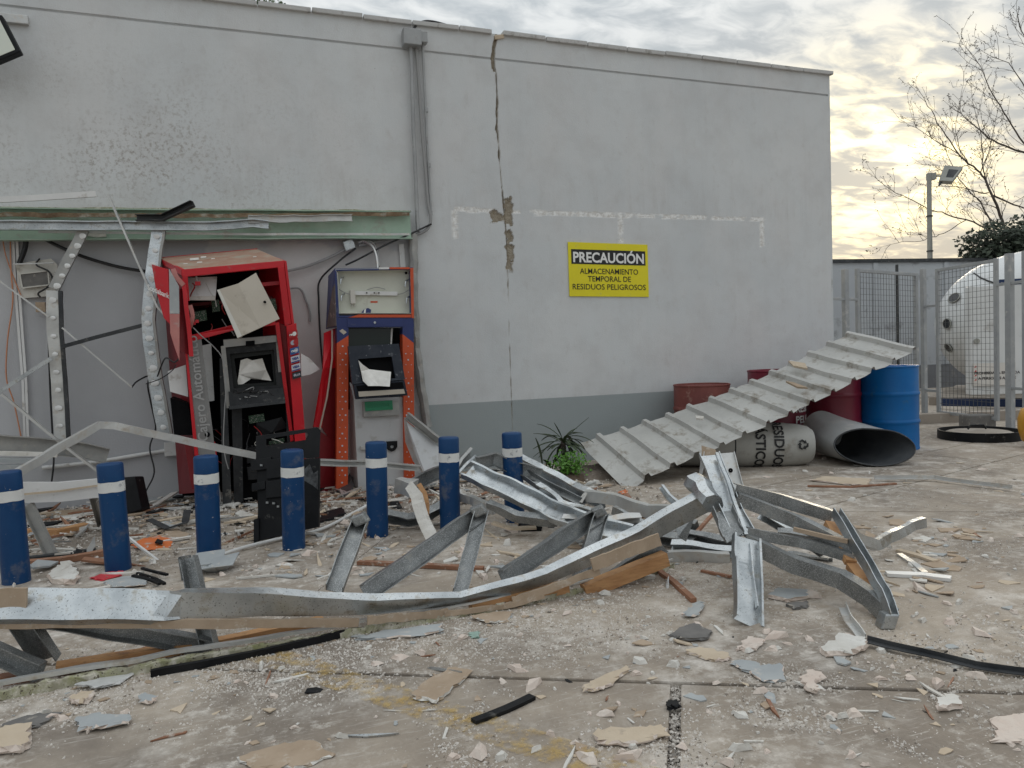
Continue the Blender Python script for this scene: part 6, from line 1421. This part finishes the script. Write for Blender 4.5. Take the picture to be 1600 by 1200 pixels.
# pieces lying in the open, near to far
slabpx('plasterboard_piece', [(643,1094),(660,1073),(704,1046),(737,1051),(704,1082),(683,1102)], 'cardboard', .014, 'brown papered plasterboard offcut lying over the faded yellow line', tilt=.05)
slabpx('plasterboard_piece', [(909,1080),(925,1069),(978,1046),(983,1050),(945,1078),(926,1084)], 'plaster_tan', .014, 'narrow tan board strip right of the yellow line', tilt=.05)
slabpx('plasterboard_piece', [(928,1148),(1000,1143),(1040,1140),(1041,1154),(985,1168),(935,1166)], 'plaster_tan', .018, 'tan board strip with crumbling edge lying up to the open joint', tilt=.05)
stick('rubber_strip', [(740,1131),(790,1112),(832,1092)], .03, .012, 'black_plastic', 'short ribbed black rubber strip lying across the yellow line', 'strip')
slabpx('plasterboard_piece', [(1140,1037),(1172,1036),(1190,1044),(1224,1040),(1226,1066),(1196,1068),(1160,1050)], 'board_grey', .010, 'grey painted board shard on the joint between the slabs', tilt=.04)
slabpx('plasterboard_piece', [(1072,1018),(1095,1014),(1138,1024),(1140,1034),(1110,1034),(1078,1024)], 'plaster_tan', .012, 'rounded tan board shard beside the grey shard')
slabpx('plasterboard_piece', [(1283,1022),(1310,1000),(1354,1008),(1350,1020),(1330,1026),(1290,1028)], 'plaster_white', .028, 'thick white plaster slab near the black edging strip', tilt=.1)
slabpx('plasterboard_piece', [(1248,1066),(1268,1053),(1288,1060),(1272,1075),(1276,1088),(1262,1084)], 'plaster_pink', .02, 'pinkish plaster lump beside the joint', tilt=.1)
slabpx('plasterboard_piece', [(1462,1100),(1490,1094),(1504,1108),(1468,1116)], 'plaster_white', .024, 'white plaster corner chunk with tan top, right of the joint', tilt=.1)
slabpx('plasterboard_piece', [(1548,1126),(1600,1117),(1640,1125),(1640,1165),(1550,1162),(1556,1145)], 'plaster_pink', .010, 'large pinkish brown board sheet at the slab edge')
slabpx('plasterboard_piece', [(1200,936),(1215,926),(1262,928),(1264,936),(1230,942)], 'board_grey', .022, 'grey coated plaster slab beside the wide leg', tilt=.1)
slabpx('plasterboard_piece', [(1229,947),(1262,942),(1263,950),(1240,954)], 'board_dark', .014, 'dark tile piece under the grey coated slab')
slabpx('plasterboard_piece', [(1046,998),(1062,984),(1085,978),(1112,990),(1104,1002),(1070,1004)], 'board_dark', .014, 'dark brown board shard before the wide leg', tilt=.08)
slabpx('plasterboard_piece', [(1150,1018),(1170,1000),(1195,1006),(1180,1018)], 'plaster_pink', .012, 'pale pink shard between dark and tan shards', tilt=.1)
slabpx('plasterboard_piece', [(1066,966),(1080,955),(1094,944),(1100,950),(1086,966)], 'board_grey', .014, 'small grey zinc coated shard near the dark board shard', tilt=.15)
slabpx('plasterboard_piece', [(118,1128),(150,1120),(206,1124),(200,1136),(150,1144),(125,1146)], 'board_grey', .016, 'grey painted plaster slab near the bottom chord, broken to a point', tilt=.1)
slabpx('plasterboard_piece', [(-20,1160),(10,1145),(48,1144),(46,1170),(30,1180),(-20,1178)], 'plaster_tan', .03, 'thick tan board end with pink broken edge', tilt=.06)
slabpx('plasterboard_piece', [(5,1132),(50,1120),(90,1118),(60,1138),(20,1140)], 'board_dark', .004, 'thin dark felt scrap behind the tan board end')
slabpx('plasterboard_piece', [(108,1098),(125,1089),(148,1090),(140,1102),(118,1105)], 'plaster_tan', .025, 'pale lumpy plaster chunk near the bottom chord', tilt=.1)
slabpx('plasterboard_piece', [(216,1095),(228,1088),(244,1098),(230,1104)], 'board_grey', .016, 'small grey shard with pink break near the bottom chord', tilt=.1)
slabpx('plasterboard_piece', [(372,1188),(430,1168),(480,1160),(523,1182),(480,1200),(400,1204)], 'cardboard', .010, 'large flat pale board with dusty face before the yellow line')
slabpx('plasterboard_piece', [(555,1002),(600,988),(690,978),(690,990),(640,998)], 'board_grey', .012, 'grey board strip lying just before the bottom chord', tilt=.05)
slabpx('plasterboard_piece', [(734,968),(770,960),(802,958),(790,974),(760,976)], 'cardboard', .010, 'brown paper faced shard under the bottom chord', tilt=.1)
bar('edging_strip', [G(1355,1008)+V((0,0,.02)), G(1420,1022)+V((0,0,.016)), G(1525,1046)+V((0,0,.014)), G(1640,1062)+V((0,0,.012))], lprof(.03,.02,.004), 'dark_steel', 'long black edging strip lying on the slabs right of the truss', 'strip', step=.05, warp=.004)
bar('edging_strip', [G(1322,962)+V((0,0,.03)), G(1332,985)+V((0,0,.03)), G(1352,1006)+V((0,0,.012))], lprof(.03,.03,.004), 'zinc_dusty', 'short pale bent strip joining the black edging strip', 'strip', step=.03, warp=.006)
stick('lath', [(1028,894),(1055,915),(1084,942)], .028, .02, 'wood_dark', 'short brown lath on the ground below the truss timber')
stick('lath', [(1060,868),(1090,846),(1118,826)], .02, .016, 'wood_dark', 'thin red brown lath leaning up under the hub', z=.0, z2=.10)
stick('lath', [(560,882),(640,886),(755,892)], .04, .02, 'wood_dark', 'long red brown lath lying behind the truss peaks')
stick('lath', [(1096,894),(1142,904)], .02, .012, 'wood_dark', 'short dark lath beside the wide leg')
slabpx('plasterboard_piece', [(1266,752),(1290,746),(1360,750),(1356,760),(1320,758)], 'plaster_tan', .014, 'tan board sheet on the slabs before the fallen bins', tilt=.03)
stick('lath', [(1262,761),(1330,762),(1400,757)], .03, .012, 'wood_dark', 'thin brown lath beside the tan sheet before the bins')
bar('channel', [G(1366,752)+V((0,0,.02)), G(1460,752)+V((0,0,.02)), G(1582,768)+V((0,0,.02))], lprof(.03,.03,.004), 'zinc_dusty', 'long thin pale angle lying on the slabs before the bins', 'channel', step=.06, warp=.004)
stick('lath', [(1385,900),(1440,902),(1486,908)], .05, .016, 'white_paint', 'pale grooved lath right of the truss end', 'lath')
stick('lath', [(1405,868),(1432,886),(1446,898)], .03, .012, 'zinc_dusty', 'short pale lath crossing the grooved lath', 'lath')
stick('lath', [(1404,862),(1440,872),(1462,880)], .04, .012, 'plaster_tan', 'short tan lath behind the grooved lath', 'lath')
slabpx('glass_shard', [(735,992),(748,988),(750,998),(738,998)], 'glass_green', .006, 'small green glass shard before the bottom chord', 'shard')
# the heap between bollards and wall
stick('board', [(40,836),(90,836),(136,826)], .07, .04, 'wood', 'orange brown timber board lying behind the white channel', 'board')
stick('board', [(30,886),(100,880),(165,868)], .06, .035, 'wood_dark', 'grey edged dark timber lying behind two bollards', 'board')
stick('board', [(-20,878),(60,874),(150,862)], .05, .02, 'dark_steel', 'dark metal strip lying beside the dark timber', 'board')
slabpx('printed_panel', [(205,858),(222,848),(262,838),(270,846),(266,856),(230,862)], 'orange_print', .010, 'orange printed plastic panel piece on the rubble', 'panel', tilt=.2)
slabpx('plasterboard_piece', [(232,838),(262,826),(298,836),(290,844),(262,844)], 'cardboard', .014, 'brown board piece behind the orange printed panel', tilt=.1)
bar('bent_profile', [G(234,822)+V((0,0,.05)), G(262,832)+V((0,0,.03)), G(290,830)+V((0,0,.06)), G(294,818)+V((0,0,.10))], rprof(.05,.006), 'dark_steel', 'curled dark metal profile on the rubble', 'profile', step=.03)
stick('pipe', [(190,862),(235,872),(288,884)], .014, .014, 'white_paint', 'thin white plastic pipe sticking out past a bollard', 'pipe', z=.12, z2=-.10)
cable('white_strip', [G(332,876)+V((0,0,.015)), G(375,862)+V((0,0,.02)), G(430,848)+V((0,0,.02)), G(500,832)+V((0,0,.02)), G(555,806)+V((0,0,.03)), G(580,796)+V((0,0,.05))], .011, 'white_paint', 'long white plastic strip snaking from a bollard past the black panel', 'strip')
bar('grey_gutter', [G(330,880)+V((0,0,.07)), G(326,890)+V((0,0,.02)), G(340,896)+V((0,0,.015)), G(354,884)+V((0,0,.06))], rprof(.16,.005), 'board_grey', 'curved grey plastic gutter piece at the foot of a bollard', 'gutter', step=.02, up=(0,.6,1))
bar('stub', [G(296,905)+V((0,0,.0)), D(290,868,dep(G(296,905)))], uprof(.06,.03), 'zinc_dull', None, None, up=TOCAM, step=.05); tag(bpy.data.objects[[o.name for o in COL.objects if o.name.startswith('stub')][-1]], 'short upright zinc stub behind the top chord', 'stub')
slabpx('bag', [(75,908),(90,898),(110,896),(125,906),(118,914),(85,914)], 'plaster_white', .04, 'crumpled white bag lying before the free end bollard', 'bag', tilt=.3)
slabpx('red_scrap', [(140,905),(165,896),(192,894),(190,900),(160,908)], 'red_paper', .008, 'red edged scrap at the foot of a bollard', 'scrap')
slabpx('plasterboard_piece', [(160,912),(195,902),(235,906),(228,918),(180,920)], 'board_grey', .008, 'grey shattered sheet before the bollard with the red scrap', tilt=.08)
for k, q in enumerate([[(214,898),(240,906),(258,914)],[(208,904),(236,912),(250,918)],[(222,896),(252,904),(262,906)]]): stick('charred_stick', q, .016, .012, 'black_plastic', ('upper','middle','lower')[k]+' of three charred black sticks before the bollards', 'stick', z=.01*k)
slabpx('black_block', [(813,824),(845,822),(846,830),(814,831)], 'black_plastic', .05, 'small black block at the foot of the bollard at the plant end', 'block', jag=.02)
slabpx('black_block', [(1041,1102),(1060,1100),(1062,1108),(1044,1110)], 'black_plastic', .02, 'small ribbed black block in the open joint', 'block', jag=.02)
slabpx('black_sheet', [(500,806),(536,798),(540,806),(502,818)], 'black_plastic', .02, 'flat black plastic sheet behind the upright black panel', 'sheet', tilt=.1)
slabpx('black_sheet', [(525,770),(548,758),(552,772),(540,782)], 'dark_steel', .03, 'bent dark sheet at the foot of the orange pillar', 'sheet', tilt=.8)
slabpx('red_flag', [(966,770),(978,766),(979,772),(970,773)], 'orange_print', .004, 'tiny bright orange scrap under the low corner of the sheet', 'scrap')
stick('board', [(186,772),(250,770),(298,762)], .05, .05, 'dark_steel', 'dark beam end lying along the foot of the inner wall', 'beam')
stick('pipe', [(150,806),(260,798),(360,790),(420,792)], .025, .02, 'white_paint', 'long pale pipe lying before the red machine', 'pipe')
stick('pipe', [(205,786),(250,784),(300,772)], .025, .02, 'zinc_dusty', 'pale pipe lying close to the wall foot left of the red machine', 'pipe')
slabpx('plasterboard_piece', [(84,810),(110,802),(150,796),(150,804),(120,814),(96,816)], 'plaster_white', .02, 'white jagged plaster slab behind the white channel', tilt=.1)
slabpx('plastic_film', [(118,1076),(145,1070),(195,1055),(215,1048),(190,1072),(150,1082)], 'plastic_bag', .010, 'crumpled clear plastic film under the bottom chord', 'plastic film', tilt=.15)
for k in range(14):
    x = RR.uniform(170, 520); y = RR.uniform(790, 850); l_ = RR.uniform(25, 60); s_ = RR.uniform(-.35, .1)
# ---- shared meshes for the loose fragments
def chip_mesh(kind, seed):
    R_ = random.Random(seed); n = R_.randint(4, 6); m = MB(); pts = []
    for k in range(n):
        a = 2*math.pi*(k+R_.uniform(-.42,.42))/n; r_ = R_.uniform(.35, 1.2); pts.append(V((math.cos(a)*r_, math.sin(a)*r_*R_.uniform(.45,.8), 0)))
    if kind == 'flat': m.quadbox(pts, (0,0,.10)); 
    elif kind == 'strip': m.quadbox([V((p.x*1.9, p.y*.38, 0)) for p in pts], (0,0,.12))
    else:
        top = [p*.6 + V((R_.gauss(0,.08), R_.gauss(0,.08), R_.uniform(.2,.42))) for p in pts]
        m.add(pts+top, [tuple(range(n))[::-1], tuple(range(n,2*n))] + [(i, (i+1) % n, n+(i+1) % n, n+i) for i in range(n)])
    me = bpy.data.meshes.new(kind); me.from_pydata([tuple(v) for v in m.v], [], m.f)
    bm = bmesh.new(); bm.from_mesh(me); bmesh.ops.recalc_face_normals(bm, faces=bm.faces); bm.to_mesh(me); bm.free(); return me
KINDS = {}
def kind(nm, shape, mat, label, group, seeds):
    ms = []
    for s_ in seeds: me = chip_mesh(shape, s_); me.materials.append(MATS[mat]); ms.append(me)
    KINDS[nm] = (ms, label, group)
kind('plaster_lump', 'lump', 'plaster_white', 'small pale plaster lump lying loose on the concrete', 'small pale plaster lumps', range(4))
kind('pink_lump', 'lump', 'plaster_pink', 'small pinkish plaster lump lying loose on the concrete', 'small pinkish plaster lumps', range(10,14))
kind('board_chip', 'flat', 'plaster_tan', 'small tan plasterboard chip lying flat', 'small tan board chips', range(20,25))
kind('grey_chip', 'flat', 'board_grey', 'small grey painted chip lying flat', 'small grey chips', range(30,35))
kind('brown_chip', 'flat', 'cardboard', 'small brown paper faced board chip', 'small brown board chips', range(40,44))
kind('wood_splinter', 'strip', 'wood_dark', 'small dark wood splinter lying on the ground', 'dark wood splinters', range(50,54))
kind('pale_splinter', 'strip', 'plaster_white', 'small pale lath splinter lying on the ground', 'pale lath splinters', range(60,65))
kind('dark_chip', 'flat', 'black_plastic', 'small black plastic chip lying on the ground', 'small black plastic chips', range(70,74))
kind('zinc_scrap', 'strip', 'zinc', 'small bright zinc scrap lying on the ground', 'small zinc scraps', range(80,83))
NCOUNT = {}
def drop(nm, p, s_, z=0.0):
    if NCOUNT.get(nm, 0) >= 290: nm = 'pink_lump' if NCOUNT.get('pink_lump', 0) < 290 else 'brown_chip'
    NCOUNT[nm] = NCOUNT.get(nm, 0) + 1
    ms, lab, grp = KINDS[nm]; o = bpy.data.objects.new(nm, RR.choice(ms)); COL.objects.link(o)
    o.location = (p.x, p.y, z+.001); o.scale = (s_, s_*RR.uniform(.8,1.2), s_*RR.uniform(.8,1.3)); o.rotation_euler = (RR.gauss(0,.10), RR.gauss(0,.10), RR.uniform(0,6.28))
    tag(o, lab, 'fragment', grp); return o
HEAP = ['plaster_lump','pink_lump','board_chip','grey_chip','brown_chip','wood_splinter','pale_splinter','dark_chip','zinc_scrap']
def inside_heap(p): return -2.6 < p.x < 2.6 and -2.6 < p.y < -.05
cnt = 0
while cnt < 800:                                     # thick rubble between the wall and the bollards
    x, y = RR.uniform(-2.3, 2.9), -abs(RR.gauss(0, 1.15)) - .05
    if y < -2.9 or (.3 < x < .9 and y > -.55): continue
    if RR.random() > (1.0 if y > -1.9 else .7): continue
    nm = RR.choices(HEAP, [16,8,14,12,14,8,18,9,6])[0]; s_ = RR.uniform(.022,.075) if 'splinter' not in nm else RR.uniform(.035,.10)
    drop(nm, V((x, y, 0)), s_, RR.uniform(0, .02) if y > -1.6 else 0); cnt += 1
kind('broken_lath', 'strip', 'plaster_tan', 'broken tan lath lying loose on the ground', 'broken tan laths', range(90,94))
kind('grey_lath', 'strip', 'zinc_dusty', 'bent grey metal lath lying loose on the ground', 'bent grey laths', range(94,98))
kind('torn_board', 'flat', 'board_grey', 'torn grey board piece lying loose on the ground', 'torn grey boards', range(98,103))
kind('torn_brown_board', 'flat', 'cardboard', 'torn brown board piece lying loose on the ground', 'torn brown boards', range(103,108))
kind('white_board', 'flat', 'plaster_white', 'torn white board piece lying loose on the ground', 'torn white boards', range(108,113))
for k in range(230):
    x, y = RR.uniform(-2.3, 2.9), -abs(RR.gauss(0, 1.0)) - .1
    if y < -2.2: y = -RR.uniform(.2, 2.0)
    nm = RR.choice(['broken_lath','grey_lath','torn_board','torn_brown_board','white_board','wood_splinter','dark_chip','pale_splinter'])
    o = drop(nm, V((x, y, 0)), RR.uniform(.07,.16) if nm in ('broken_lath','grey_lath','wood_splinter','pale_splinter') else RR.uniform(.06,.14), RR.uniform(.0,.03))
    o.scale.z = min(o.scale.z, .11); o.rotation_euler.x *= 1.4
cnt = 0
while cnt < 640:                                     # scattered over the open slabs
    px, py = RR.uniform(-20, 1620), RR.uniform(700, 1200); p = G(px, py)
    if inside_heap(p) or p.y > -.1 and p.x < 6.7: continue
    if RR.random() > (.45 if py > 1000 else .9): continue
    if noise.noise(p*1.1) < RR.uniform(-.5,.25): continue
    nm = RR.choices(HEAP, [34,24,10,9,6,3,10,3,2])[0]; s_ = RR.choice((.010,.013,.017,.022,.030,.042))*RR.uniform(.8,1.3)
    drop(nm, p, s_); cnt += 1
for k in range(190):                                 # broken plaster behind the truss and beside its torn end
    px, py = (RR.uniform(430, 1010), RR.uniform(812, 905)) if k < 130 else (RR.uniform(1340, 1530), RR.uniform(815, 930))
    nm = RR.choice(['white_board','plaster_lump','board_chip','pale_splinter','broken_lath','pink_lump','torn_brown_board','grey_chip','torn_board'])
    o = drop(nm, G(px, py), RR.uniform(.025,.085)); o.scale.z = min(o.scale.z, .07)
for k in range(60):                                  # along the truss foot and the joint
    t = RR.random(); p = G(*[(a*(1-t)+b*t) for a, b in zip((30,1090),(1040,905))]); drop(RR.choice(['plaster_lump','pink_lump','grey_chip']), p + V((RR.gauss(0,.1), RR.gauss(-.06,.08), 0)), RR.uniform(.010,.03))
# ---- crumbs nobody could count
def crumbs(name, n, fn, mat, smin, smax, label):
    vs = np.zeros((n*4, 3)); R_ = np.random.RandomState(len(name)+n); k = 0; out = []
    tet = np.array([(1,0,-.35),(-.5,.87,-.35),(-.5,-.87,-.35),(0,0,.7)])
    while k < n:
        p = fn()
        if p is None: continue
        s_ = smin + (smax-smin)*RR.random()**2.4; a = RR.uniform(0, 6.28); ca, sa_ = math.cos(a), math.sin(a)
        t_ = tet*np.array([1, RR.uniform(.5,1), RR.uniform(.5,1)]) + R_.normal(0,.15,(4,3))
        t_ = np.stack([t_[:,0]*ca-t_[:,1]*sa_, t_[:,0]*sa_+t_[:,1]*ca, t_[:,2]], 1)*s_
        vs[k*4:k*4+4] = t_ + np.array([p.x, p.y, p.z + s_*.2]); k += 1
    f = [q for i in range(n) for q in ((4*i,4*i+2,4*i+1),(4*i,4*i+1,4*i+3),(4*i+1,4*i+2,4*i+3),(4*i+2,4*i,4*i+3))]
    me = bpy.data.meshes.new(name); me.from_pydata(vs.tolist(), [], f); me.materials.append(MATS[mat])
    o = bpy.data.objects.new(name, me); COL.objects.link(o); o['kind'] = 'stuff'; tag(o, label, 'rubble'); return o
def f_open():
    px, py = RR.uniform(-20, 1620), 690 + 520*RR.random()**.8; p = G(px, py)
    if p.y > -.05 and p.x < 6.75: return None
    d_ = noise.fractal(p*1.1, 1, 2, 4) + .7*noise.noise(p*4.5) + .45*noise.noise(p*13)
    if d_ < RR.uniform(.0, .75): return None
    return p
def f_heap():
    p = V((RR.uniform(-2.6, 3.2), -abs(RR.gauss(0, 1.1))-.03, RR.uniform(0,.015))); return p if p.y > -2.9 else None
def f_joint():
    t = RR.random(); p = J2a.lerp(J2b, t*1.2) + t1*RR.gauss(0,.013); return V((p.x, p.y, -.04+RR.uniform(0,.03)))
def f_truss():
    t = RR.random(); p = G(*[(a*(1-t)+b*t) for a, b in zip((20,1090),(1300,880))]); return p + V((RR.gauss(0,.25), RR.gauss(0,.22), 0))
crumbs('plaster_crumbs', 20000, f_open, 'crumb', .0011, .0085, 'fine pale plaster crumbs strewn over the concrete')
crumbs('rubble_crumbs', 9000, f_heap, 'crumb', .003, .02, 'pale crumbs filling the rubble along the wall')
crumbs('dark_crumbs', 5000, f_heap, 'crumb_dark', .003, .022, 'brown crumbs filling the rubble along the wall')
crumbs('grit', 3500, f_open, 'crumb_dark', .002, .008, 'dark grit strewn over the concrete')
crumbs('joint_gravel', 1500, f_joint, 'crumb', .002, .009, 'crumbs filling the open joint between two slabs')
crumbs('truss_crumbs', 10000, f_truss, 'crumb', .0015, .009, 'plaster crumbs around the foot of the truss')
